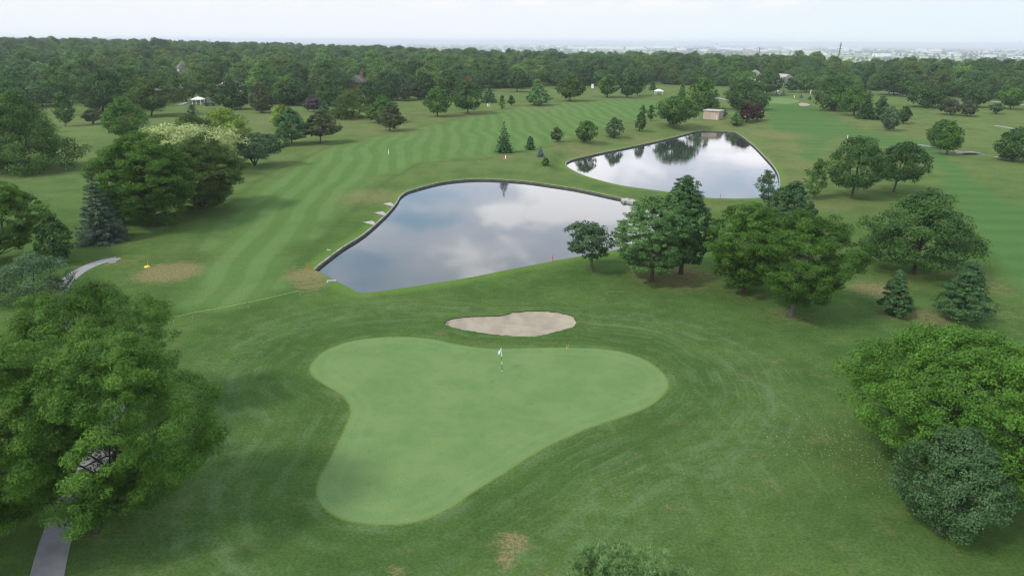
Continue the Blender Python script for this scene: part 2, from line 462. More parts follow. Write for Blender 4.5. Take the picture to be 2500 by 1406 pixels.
def tree_thing(name, label, cat, loc, crown, trunk, barkm='dark', rz=0, group=None):
    t = empty(name, loc, rz)
    link('trunk', trunk, BARK[barkm], t)
    c = link('crown', crown, None, t)
    tag(t, label, cat, group)
    return t
# ------------------------------------------------------------------ outlines measured on the lawn
def chaikin(P, k=2, closed=True, keep=()):
    P = [np.array(p, float) for p in P]
    for _ in range(k):
        Q = []; n = len(P); rng = range(n if closed else n - 1)
        if not closed: Q.append(P[0])
        for i in rng:
            a, b = P[i], P[(i + 1) % n]
            Q.append(a * .75 + b * .25); Q.append(a * .25 + b * .75)
        if not closed: Q.append(P[-1])
        P = Q
    return np.array(P)

def catmull(P, n=4, closed=True):
    P = [np.array(p, float) for p in P]; N_ = len(P); out = []
    for i in range(N_ if closed else N_ - 1):
        g = lambda j: P[j % N_] if closed else P[min(max(j, 0), N_ - 1)]
        p0, p1, p2, p3 = g(i - 1), g(i), g(i + 1), g(i + 2)
        for k in range(n):
            t = k / n
            out.append(.5 * ((2 * p1) + (p2 - p0) * t + (2*p0 - 5*p1 + 4*p2 - p3) * t*t + (3*p1 - p0 - 3*p2 + p3) * t**3))
    if not closed: out.append(P[-1])
    return np.array(out)

def world(pts): return np.array([at(x, y)[:2] for x, y in pts])

POND1_W = [(770,657),(800,632),(838,604),(890,571),(940,527),(962,503),(972,489),(977,480),(994,468),(1016,461),(1045,453),(1075,446),(1110,441),(1150,438),(1190,437.5),(1240,440),(1290,444),(1340,451),(1400,460),(1450,470),(1500,481),(1552,492)]
POND1_N = [(1600,510),(1625,535),(1615,560),(1580,585),(1511,608),(1420,625),(1348,638),(1249,657),(1159,675),(1069,690),(970,705),(904,714),(874,714),(862,707),(820,686),(781,664)]
POND2_W = [(1428,429),(1395,414),(1383,405),(1382,399),(1388,394),(1401,389),(1448,378),(1500,367),(1578,351),(1630,339),(1669,329),(1700,321),(1734,319.5),(1786,322.6),(1803,328),(1838,354),(1864,380),(1887,405),(1899,425),(1903,447),(1898,465)]
POND2_N = [(1880,478),(1850,483),(1800,485),(1760,484),(1720,482),(1649,471),(1559,459),(1499,449)]
GREEN = [(757,901),(771,876),(801,853),(851,835.5),(911,825.5),(982,822.5),(1052,828),(1102,839),(1152,847),(1203,852),(1253,852),(1301,851),(1376,849),(1451,851),(1511,858),(1562,873),(1597,893),(1622,916),(1631,938),(1624,956),(1602,979),(1572,997),(1532,1012),(1481,1029),(1431,1046),(1391,1064),(1341,1087),(1291,1114),(1225,1157),(1150,1203),(1112,1231),(1052,1261),(1002,1275),(942,1280),(891,1277),(841,1267),(806,1250),(781,1225),(775,1197),(781,1167),(806,1122),(831,1071),(851,1026),(857,1001),(849,979),(831,961),(801,943),(771,923)]
BUNKER = [(1086,792),(1107,782),(1152,777),(1218,775),(1253,767),(1306,763),(1361,767),(1396,776),(1406,789),(1396,803),(1361,814),(1316,824),(1281,826.5),(1215,822),(1150,813),(1102,803)]
FARGREEN = [(1858,243),(1885,239),(1920,240),(1945,244),(1950,249),(1925,254),(1890,253),(1862,249)]
FARBUNK = [(1950,255),(1953,251),(1965,251),(1978,255),(1972,258.5),(1955,259)]
FAIR1 = [(430,740),(470,660),(520,570),(600,480),(690,415),(790,370),(960,325),(1100,297),(1220,270),(1400,248),(1570,243),(1610,252),(1590,282),(1480,310),(1380,345),(1290,365),(1180,385),(1030,395),(950,430),(880,480),(790,560),(740,610),(700,660),(690,700),(640,725),(560,760)]
FAIR2 = [(1868,256),(1990,262),(2060,300),(2190,330),(2270,350),(2330,400),(2420,470),(2560,560),(2560,760),(2440,640),(2360,540),(2300,460),(2280,400),(2050,330),(1990,400),(1960,380),(1930,330),(1880,300)]

def fit_closed(P, n=4): return catmull(P, n)
p1w, p1n = world(POND1_W), world(POND1_N)
p2w, p2n = world(POND2_W), world(POND2_N)
pond1 = catmull(np.vstack([p1w, p1n]), 4); n1w = (len(p1w) - 1) * 4 + 1
pond2 = catmull(np.vstack([p2w, p2n]), 4); n2w = (len(p2w) - 1) * 4 + 1
green = catmull(world(GREEN), 4)
bunk = catmull(world(BUNKER), 7)
_rb = np.random.RandomState(5)
_c = bunk.mean(0); bunk = bunk + unit(bunk - _c) * _rb.uniform(-.10, .10, (len(bunk), 1))
fgreen = catmull(world(FARGREEN), 4); fbunk = catmull(world(FARBUNK), 4)
fair1 = catmull(world(FAIR1), 3); fair2 = catmull(world(FAIR2), 3)

def inside(P, poly):
    x, y = P[:, 0], P[:, 1]; r = np.zeros(len(P), bool); n = len(poly)
    for i in range(n):
        x1, y1 = poly[i]; x2, y2 = poly[(i + 1) % n]
        c = ((y1 > y) != (y2 > y)) & (x < (x2 - x1) * (y - y1) / (y2 - y1 + 1e-12) + x1)
        r ^= c
    return r

def pdist(P, poly, closed=True):
    n = len(poly); best = np.full(len(P), 1e9)
    for i in range(n if closed else n - 1):
        a = poly[i]; b = poly[(i + 1) % n]; ab = b - a
        t = np.clip(((P - a) @ ab) / (ab @ ab + 1e-12), 0, 1)
        best = np.minimum(best, np.hypot(*(P - a - t[:, None] * ab).T))
    return best

def sdist(P, poly):
    """positive inside; far points get a coarse value"""
    lo, hi = poly.min(0) - 15, poly.max(0) + 15
    out = np.full(len(P), -15.0)
    near = ((P > lo) & (P < hi)).all(1)
    if near.any():
        q = P[near]; d = pdist(q, poly); d[~inside(q, poly)] *= -1; out[near] = d
    return out

# ------------------------------------------------------------------ ground: one sheet to the horizon
pts = []
r = 9.0; k = 0
while r < 42000:
    step = max(.016 * r, .28) if r < 420 else .03 * r if r < 3000 else .07 * r
    da = .42 if r < 420 else .8 if r < 3000 else 1.6
    a = np.arange(-52, 52.01, da) + (k % 2) * da * .5
    pts.append(np.stack([r * np.sin(np.radians(a)), r * np.cos(np.radians(a))], 1))
    if k % 5 == 0:
        a = np.arange(58, 302.1, 6.0)
        pts.append(np.stack([r * np.sin(np.radians(a)), r * np.cos(np.radians(a))], 1))
    r += step; k += 1
pts.append(np.array([[0.0, 0.0], [4, 3], [-4, 3], [0, -5]]))
grid = np.vstack(pts)
regions = [pond1, pond2, green, bunk, fgreen, fbunk]
keep = np.ones(len(grid), bool)
for rg in regions:
    lo, hi = rg.min(0) - 1, rg.max(0) + 1
    near = np.where(((grid > lo) & (grid < hi)).all(1))[0]
    if len(near):
        d = pdist(grid[near], rg); keep[near[d < .12]] = False
for rg in (pond1, pond2):
    near = np.where(inside(grid, rg))[0]; keep[near] = False
grid = grid[keep]
extra = []
for off in (.35, .9, 1.8):                      # finer rows round the green and the bunker
    for rg in (green, bunk):
        dd = rg - np.roll(rg, 1, 0); nr = np.stack([dd[:, 1], -dd[:, 0]], 1); nr = unit(nr)
        for sg in (-1, 1): extra.append(rg + nr * off * sg)
grid = np.vstack([grid] + extra)
allp = [Vector(p) for p in grid]; edges = []
for rg in regions:
    b = len(allp); allp += [Vector(p) for p in rg]
    edges += [(b + i, b + (i + 1) % len(rg)) for i in range(len(rg))]
res = delaunay_2d_cdt(allp, edges, [], 0, 1e-5, False)
V2 = np.array([(v.x, v.y) for v in res[0]]); FC = np.array([f for f in res[2] if len(f) == 3])
CEN = V2[FC].mean(1)
inP = inside(CEN, pond1) | inside(CEN, pond2)
inG = inside(CEN, green) | inside(CEN, fgreen)
inB = inside(CEN, bunk) | inside(CEN, fbunk)
Z = terrain(V2[:, 0], V2[:, 1])
sdb = sdist(V2, bunk); sdg = sdist(V2, green)
# low mound around the bunker, gentle swells of the lawn
sw = .22 * np.sin(V2[:, 0] * .045 + 1.1) * np.sin(V2[:, 1] * .06 + .4)
dp = np.minimum(np.where(inside(V2, pond1) , 0, pdist(V2, pond1)), pdist(V2, pond2))
rr = np.hypot(V2[:, 0], V2[:, 1])
Z = Z + .22 * np.exp(-(np.minimum(sdb, 0) / 1.6) ** 2) * (sdb <= 1e-3)
Z = Z - .28 * np.exp(-(dp / 2.2) ** 2) * 0

def sub_mesh(name, fmask, zz, mat, attrs):
    F = FC[fmask]; used = np.unique(F); mp = -np.ones(len(V2), int); mp[used] = np.arange(len(used))
    me = bpy.data.meshes.new(name)
    V = np.column_stack([V2[used], zz[used]])
    F2 = mp[F]
    e1 = V[F2[:, 1]] - V[F2[:, 0]]; e2 = V[F2[:, 2]] - V[F2[:, 0]]
    fl = (e1[:, 0] * e2[:, 1] - e1[:, 1] * e2[:, 0]) < 0
    F2[fl] = F2[fl][:, ::-1]
    me.vertices.add(len(V)); me.vertices.foreach_set('co', V.astype(np.float32).ravel())
    me.loops.add(len(F2) * 3); me.loops.foreach_set('vertex_index', F2.astype(np.int32).ravel())
    me.polygons.add(len(F2)); me.polygons.foreach_set('loop_start', np.arange(0, len(F2) * 3, 3, dtype=np.int32))
    me.polygons.foreach_set('loop_total', np.full(len(F2), 3, np.int32))
    me.polygons.foreach_set('use_smooth', np.ones(len(F2), bool))
    for an, av in attrs.items():
        a = me.attributes.new(an, 'FLOAT', 'POINT'); a.data.foreach_set('value', av[used].astype(np.float32))
    me.update(calc_edges=True)
    return link(name, me, mat)

# stripes follow the fairway
u1 = V2[:, 0] + .09 * V2[:, 1]
DRY = [  # lawn patches that are brown: pixel, radius across (m), amount
    (412,664,4.6,1.0),(372,668,3.0,.5),(300,640,4,.45),(745,672,3.4,.8),(760,695,2.8,.7),(720,660,2.5,.5),(1640,672,6.5,.75),(1715,672,4,.5),
    (1925,772,3.5,.5),(1800,720,5,.35),(1250,1322,1.1,.8),(1236,1368,.8,.8),(905,480,9,.6),(860,500,7,.4),(2140,708,4,.75),(2265,775,4,.6),(2190,768,2.4,.6),
    (2340,665,6,.5),(2420,700,5,.5),(2200,690,5,.4),(1240,385,6,.5),(2190,775,2.5,.5),(1440,372,14,.55),(1600,345,16,.5),(1900,330,16,.6),(1920,360,14,.5),(1960,400,12,.5),(1960,440,8,.5),
    (1760,500,9,.4),(1730,300,22,.45),(1040,285,24,.45),(950,318,16,.5),(1140,280,14,.5),(700,300,25,.4),(640,290,25,.4),(850,300,20,.45),(990,330,18,.35),
    (470,600,7,.35),(540,640,6,.3),(600,560,7,.3),(330,590,8,.3),(200,290,22,.35),(160,310,14,.4),(1300,262,25,.45),(1390,250,22,.4),(1500,232,30,.35),
    (1880,880,2.2,.25),(1500,1210,1.0,.35),(960,1395,1.0,.5),(1100,640+100,5,.15),(2150,640,6,.3),(2250,330,25,.4),(2150,300,25,.4),(2080,440,14,.3),(2100,500,9,.4),(2020,500,9,.5),(2400,345,20,.3),(2480,300,40,.3),
    (1632,1238,.5,.6),(1210,1150,.3,.0),(1760,1130,1.6,.25),(1980,1060,2.4,.25),(1360,730,4,.3),(1500,700,5,.3),(2440,760,5,.4),(600,720,6,.3),(640,770,4,.2),(1330,1190,1.2,.15)]
dry = np.zeros(len(V2))
for px, py, rad, am in DRY:
    c = at(px, py)[:2]; d2 = ((V2 - c) ** 2).sum(1) / rad ** 2
    dry = np.maximum(dry, am * np.exp(-np.clip(d2, 0, 30) ** 1.3))
# under the trees the turf is thin: added later by tree_spots
tree_spots = []
attrs = dict(f1=sdist(V2, fair1), f2=sdist(V2, fair2), su=u1, dry=dry, dg=-sdg, dw=np.minimum(dp, 30), db=-sdb)
attrs_green = dict(dgi=np.maximum(sdg, -1))

# ------------------------------------------------------------------ turf materials
def turf():
    m, nt, out = nt_new('turf'); N = NT(nt)
    c = N.obj()
    big = N.noise(c, .028, 3, .5); med = N.noise(c, .16, 4, .6); sm = N.noise(c, .9, 5, .65); fine = N.noise(c, 5.0, 5, .8); grain = N.noise(c, 30, 2, .6)
    a = N.mix(N.smooth(med, .32, .68), (0.044, 0.087, 0.022), (0.068, 0.121, 0.031))
    a = N.mix(N.math('MULTIPLY', N.smooth(big, .35, .65), .45), a, (0.072, 0.110, 0.028))
    a = N.mix(N.math('MULTIPLY', N.smooth(sm, .52, .74), .40), a, (0.093, 0.136, 0.042))
    a = N.mix(N.math('MULTIPLY', N.smooth(sm, .48, .28), .60), a, (0.036, 0.076, 0.016))
    a = N.mix(N.math('MULTIPLY', N.smooth(N.noise(N.vmul(c, (1, 1.7, 1)), .42, 6, .72), .50, .70), .45), a, (0.085, 0.134, 0.034))
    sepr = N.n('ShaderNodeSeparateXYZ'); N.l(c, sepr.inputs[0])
    a = N.mix(N.math('MULTIPLY', N.smooth(sepr.outputs[1], 75, 180), N.smooth(med, .25, .65, .35, .90)), a, (0.111, 0.148, 0.049))  # drier olive rough farther off; its colour also carries the stronger light there
    # yellowish wear, strewn
    wn = N.noise(N.vmul(c, (.5, 1.2, 1)), .22, 5, .72)
    a = N.mix(N.math('MULTIPLY', N.smooth(wn, .56, .78), .45), a, (0.127, 0.118, 0.042))
    d3 = N.noise(N.vmul(c, (1, 1.5, 1)), .33, 6, .78)
    a = N.mix(N.math('MULTIPLY', N.smooth(d3, .54, .70), .60), a, (0.142, 0.136, 0.062))
    d4 = N.noise(N.vmul(c, (1, 1.5, 1)), .21, 5, .7)
    a = N.mix(N.math('MULTIPLY', N.smooth(d4, .44, .30), .45), a, (0.044, 0.101, 0.023))
    # fairways: shorter, cooler, with mower bands
    f1, f2 = N.attr('f1'), N.attr('f2')
    jit = N.math('MULTIPLY_ADD', N.noise(c, .25, 3), 1.6, -.8)
    inf1 = N.smooth(N.math('ADD', f1, N.math('MULTIPLY_ADD', N.noise(c, .09, 4), 14, -7)), -2.0, 4.0); inf2 = N.smooth(N.math('ADD', f2, jit), -1.5, 1.5)
    su = N.math('ADD', N.attr('su'), N.math('MULTIPLY_ADD', N.noise(c, .022, 2), 12, -6))
    st = N.math('MULTIPLY', N.smooth(N.math('SINE', N.math('MULTIPLY', su, 6.283 / 4.4)), -.55, .55), N.smooth(med, .25, .6, .45, 1.0))
    fa = N.mix(st, (0.077, 0.142, 0.038), (0.100, 0.171, 0.054))
    fa = N.mix(N.math('MULTIPLY', N.smooth(sm, .45, .7), .30), fa, (0.101, 0.169, 0.057))
    fa = N.mix(N.math('MULTIPLY', N.smooth(wn, .5, .7), .35), fa, (0.120, 0.136, 0.047))
    a = N.mix(N.math('MULTIPLY', inf1, .88), a, fa)
    sep = N.n('ShaderNodeSeparateXYZ'); N.l(c, sep.inputs[0])
    y2 = N.math('MULTIPLY_ADD', sep.outputs[0], .12, sep.outputs[1])
    st2 = N.smooth(N.math('SINE', N.math('MULTIPLY', y2, 6.283 / 7.0)), -.6, .6)
    fb = N.mix(st2, (0.061, 0.125, 0.037), (0.069, 0.140, 0.042))
    a = N.mix(N.math('MULTIPLY', inf2, .85), a, fb)
    # rows where the mower turned: darker line just outside the fairway edge
    e1 = N.math('MULTIPLY', N.smooth(N.math('ABSOLUTE', N.math('ADD', f1, 1.4)), 1.3, .2), .28)
    a = N.mix(e1, a, (0.039, 0.078, 0.019))
    # collar rows around the green: rings parallel to its edge
    dg = N.attr('dg'); dgw = N.math('ADD', dg, N.math('MULTIPLY_ADD', N.noise(c, .3, 3), 1.4, -.7))
    ring = N.smooth(N.math('SINE', N.math('MULTIPLY', dgw, 3.3)), -.4, .9)
    rm = N.math('MULTIPLY', N.smooth(dg, 15, 6), N.math('MULTIPLY', ring, N.smooth(N.noise(c, .35, 4, .6), .42, .62)))
    a = N.mix(N.math('MULTIPLY', rm, .58), a, (0.097, 0.152, 0.059))
    a = N.mix(N.math('MULTIPLY', N.smooth(N.math('ABSOLUTE', N.math('SUBTRACT', dg, 2.8)), 3.2, .8), .30), a, (0.030, 0.072, 0.016))
    a = N.mix(N.math('MULTIPLY', N.smooth(dg, .22, .06), .5), a, (0.127, 0.185, 0.047))
    jd = N.math('ADD', dg, N.math('MULTIPLY_ADD', N.noise(c, .12, 3), 3.0, -1.5))
    thin = N.smooth(N.math('SINE', N.math('MULTIPLY', jd, 7.0)), .55, .98)
    tm = N.math('MULTIPLY', N.math('MULTIPLY', thin, N.smooth(N.noise(c, .14, 3, .6), .40, .60)), N.math('MULTIPLY', N.smooth(dg, 16, 7), N.smooth(sepr.outputs[0], -6, 6, .35, 1.0)))
    a = N.mix(N.math('MULTIPLY', tm, .20), a, (0.117, 0.164, 0.080))
    dk = N.smooth(N.math('SINE', N.math('MULTIPLY_ADD', jd, 7.0, 1.6)), .55, .98)
    a = N.mix(N.math('MULTIPLY', N.math('MULTIPLY', dk, N.smooth(dg, 14, 5)), .16), a, (0.040, 0.083, 0.023))
    bl = N.math('MULTIPLY', N.smooth(N.math('ABSOLUTE', N.math('SUBTRACT', dgw, 8.0)), 4.0, 1.0), N.smooth(N.noise(c, .55, 5, .7), .46, .66))
    a = N.mix(N.math('MULTIPLY', bl, .40), a, (0.110, 0.162, 0.075))
    # wheel tracks, two crossing families, only on the lawn right of the green
    px = N.smooth(N.math('ABSOLUTE', N.math('SUBTRACT', sep.outputs[0], 14)), 13, 5)
    py = N.smooth(N.math('ABSOLUTE', N.math('SUBTRACT', sep.outputs[1], 42)), 17, 7)
    pm = N.math('MULTIPLY', px, py)
    wv = N.math('ADD', sep.outputs[0], N.math('MULTIPLY', N.math('SINE', N.math('MULTIPLY', sep.outputs[1], .13)), 1.5))
    tr = N.smooth(N.math('SINE', N.math('MULTIPLY', wv, 2.1)), .86, .99)
    wv2 = N.math('ADD', N.math('MULTIPLY', sep.outputs[0], -.75), sep.outputs[1])
    tr2 = N.smooth(N.math('SINE', N.math('MULTIPLY', N.math('ADD', wv2, N.math('MULTIPLY', med, 1.6)), 2.6)), .5, .98)
    br = N.smooth(N.noise(c, .16, 3, .6), .38, .58)
    a = N.mix(N.math('MULTIPLY', N.math('MULTIPLY', pm, br), N.math('MULTIPLY', tr, .17)), a, (0.115, 0.175, 0.077))
    a = N.mix(N.math('MULTIPLY', N.math('MULTIPLY', pm, N.smooth(sm, .4, .6)), N.math('MULTIPLY', tr2, .13)), a, (0.101, 0.157, 0.066))
    # bright unmown fringe along the water and the bunker
    a = N.mix(N.math('MULTIPLY', N.smooth(N.math('ADD', N.attr('dw'), jit), 2.4, .5), .55), a, (0.110, 0.185, 0.037))
    # dry patches, broken up
    dn = N.math('ADD', N.attr('dry'), N.math('MULTIPLY_ADD', N.noise(N.vmul(c, (.7, 1.3, 1)), 1.1, 6, .82), 1.7, -.80))
    dn = N.math('MULTIPLY', dn, N.smooth(N.attr('dry'), .02, .22))
    dcol = N.mix(N.smooth(fine, .35, .65), (0.131, 0.104, 0.047), (0.219, 0.189, 0.092))
    a = N.mix(N.math('MULTIPLY', N.smooth(dn, .30, .85), .78), a, dcol)
    # bare leaf mould under the big pines
    # far valley: fields, made paler in colour to stand for sunlight on them
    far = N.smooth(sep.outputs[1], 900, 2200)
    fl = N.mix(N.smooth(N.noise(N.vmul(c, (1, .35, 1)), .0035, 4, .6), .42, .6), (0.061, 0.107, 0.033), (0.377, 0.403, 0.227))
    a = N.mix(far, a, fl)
    k = N.math('MULTIPLY_ADD', fine, 1.9, .06); k2 = N.math('MULTIPLY_ADD', grain, .6, .75)
    nd = N.n('ShaderNodeVectorMath', operation='SCALE'); N.l(a, nd.inputs[0]); N.l(N.math('MULTIPLY', k, k2), nd.inputs['Scale'])
    b = N.bump(N.math('ADD', N.math('MULTIPLY', grain, .5), fine), .35, .12)
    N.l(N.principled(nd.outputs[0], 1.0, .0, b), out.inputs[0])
    return m

def green_mat():
    m, nt, out = nt_new('short_green_turf'); N = NT(nt)
    c = N.obj()
    med = N.noise(c, .25, 4, .6); sm = N.noise(c, 1.1, 5, .65); fine = N.noise(c, 9, 4, .7)
    a = N.mix(N.smooth(med, .34, .66), (0.113, 0.189, 0.065), (0.138, 0.212, 0.076))
    a = N.mix(N.math('MULTIPLY', N.smooth(sm, .48, .70), .45), a, (0.146, 0.214, 0.076))
    a = N.mix(N.math('MULTIPLY', N.smooth(sm, .48, .30), .42), a, (0.087, 0.169, 0.067))
    y = N.noise(N.vmul(c, (1, 1, 1)), .5, 4, .7)
    a = N.mix(N.math('MULTIPLY', N.smooth(y, .6, .75), .35), a, (0.160, 0.215, 0.067))
    dg = N.attr('dgi')
    dw = N.math('ADD', dg, N.math('MULTIPLY_ADD', N.noise(c, .35, 2), .35, -.17))
    ring = N.smooth(N.math('SINE', N.math('MULTIPLY', dw, 6.283 / 1.05)), -.3, .8)
    rm = N.math('MULTIPLY', N.smooth(dg, 2.6, 1.2), ring)
    a = N.mix(N.math('MULTIPLY', rm, .17), a, (0.160, 0.242, 0.098))
    a = N.mix(N.math('MULTIPLY', N.smooth(dg, .4, .05), .4), a, (0.130, 0.181, 0.055))
    sp = N.n('ShaderNodeTexVoronoi'); sp.inputs['Scale'].default_value = .55; N.l(c, sp.inputs['Vector'])
    a = N.mix(N.math('MULTIPLY', N.smooth(sp.outputs['Distance'], .16, .05), .35), a, (0.074, 0.144, 0.055))
    k = N.math('MULTIPLY_ADD', fine, .8, .6)
    nd = N.n('ShaderNodeVectorMath', operation='SCALE'); N.l(a, nd.inputs[0]); N.l(k, nd.inputs['Scale'])
    N.l(N.principled(nd.outputs[0], 1.0, .0, N.bump(fine, .12, .03)), out.inputs[0])
    return m

def sand_mat():
    m, nt, out = nt_new('bunker_sand'); N = NT(nt)
    c = N.obj()
    a = N.mix(N.smooth(N.noise(c, .7, 4, .6), .35, .65), (.275, .235, .175), (.335, .290, .220))
    dg = N.attr('sd')
    w = N.math('ADD', dg, N.math('MULTIPLY_ADD', N.noise(c, .5, 2), 1.2, -.6))
    rk = N.math('SINE', N.math('MULTIPLY', w, 14))
    a = N.mix(N.math('MULTIPLY', N.smooth(rk, 0, 1), .12), a, (.32, .26, .20))
    a = N.mix(N.smooth(N.noise(c, 9, 3), .62, .75, 0, .12), a, (.25, .20, .15))
    h = N.math('ADD', N.math('MULTIPLY', rk, .3), N.noise(c, 8, 4))
    N.l(N.principled(a, .95, .1, N.bump(h, .4, .04)), out.inputs[0])
    return m

def water_mat():
    m, nt, out = nt_new('pond_water'); N = NT(nt)
    c = N.obj()
    rip = N.noise(N.vmul(c, (.45, 1.6, 1)), 1.5, 4, .6)
    swl = N.noise(c, .05, 2)
    sep = N.n('ShaderNodeSeparateXYZ'); N.l(c, sep.inputs[0])
    amt = N.math('MULTIPLY', N.smooth(swl, .40, .62, .35, 1), N.smooth(sep.outputs[1], 110, 190, .32, 1.0))
    b = N.n('ShaderNodeBump'); N.l(N.math('MULTIPLY', rip, amt), b.inputs['Height']); b.inputs['Strength'].default_value = .5; b.inputs['Distance'].default_value = .014
    N.l(N.principled((.030, .040, .032), .015, .5, b.outputs[0], IOR=1.45), out.inputs[0])
    return m
MAT.update(turf=turf(), green=green_mat(), sand=sand_mat(), water=water_mat())

WL = -.30
def make_setting():
    dry2 = attrs['dry']
    for (x, y, rad, am) in tree_spots:
        d2 = ((V2 - np.array([x, y])) ** 2).sum(1) / rad ** 2
        np.maximum(dry2, am * np.exp(-np.clip(d2, 0, 30) ** 1.2), out=dry2)
    gmask = ~(inP | inG | inB)
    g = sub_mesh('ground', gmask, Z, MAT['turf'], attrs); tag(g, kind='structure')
    for nm, rg in (('putting_green', green), ('far_putting_green', fgreen)):
        o = sub_mesh(nm, inside(CEN, rg), Z, MAT['green'], dict(dgi=np.maximum(sdist(V2, rg), -1))); tag(o, kind='structure')
    for nm, rg in (('sand_bunker', bunk), ('far_sand_bunker', fbunk)):
        sd = np.maximum(sdist(V2, rg), 0)
        zb = Z - .09 - .32 * sstep(sd, 0, 1.6)
        o = sub_mesh(nm, inside(CEN, rg), zb, MAT['sand'], dict(sd=sd)); tag(o, kind='structure')
        zl = terrain(rg[:, 0], rg[:, 1]) + (.22 if rg is bunk else 0)
        mb = MB(); n = len(rg)
        vs = [(p[0], p[1], z) for p, z in zip(rg, zl)] + [(p[0], p[1], z - .5) for p, z in zip(rg, zl)]
        mb.add(vs, [(i, (i + 1) % n, n + (i + 1) % n, n + i) for i in range(n)])
        o = mb.build('bunker_lip', MAT['soil']); tag(o, kind='structure')
    for nm, pd, nw in (('pond_water', pond1, n1w), ('far_pond_water', pond2, n2w)):
        n = len(pd)
        me = bpy.data.meshes.new(nm); me.from_pydata([(p[0], p[1], WL) for p in pd], [], [list(range(n))]); me.update()
        if me.polygons[0].normal.z < 0: me.flip_normals()
        o = link(nm, me, MAT['water']); tag(o, kind='structure')
        # soil bank behind the water line all round
        zt = terrain(pd[:, 0], pd[:, 1])
        mb = MB()
        vs = [(p[0], p[1], z) for p, z in zip(pd, zt)] + [(p[0], p[1], WL - .6) for p in pd]
        mb.add(vs, [(i, (i + 1) % n, n + (i + 1) % n, n + i) for i in range(n)])
        o = mb.build('pond_bank', MAT['soil']); tag(o, kind='structure')
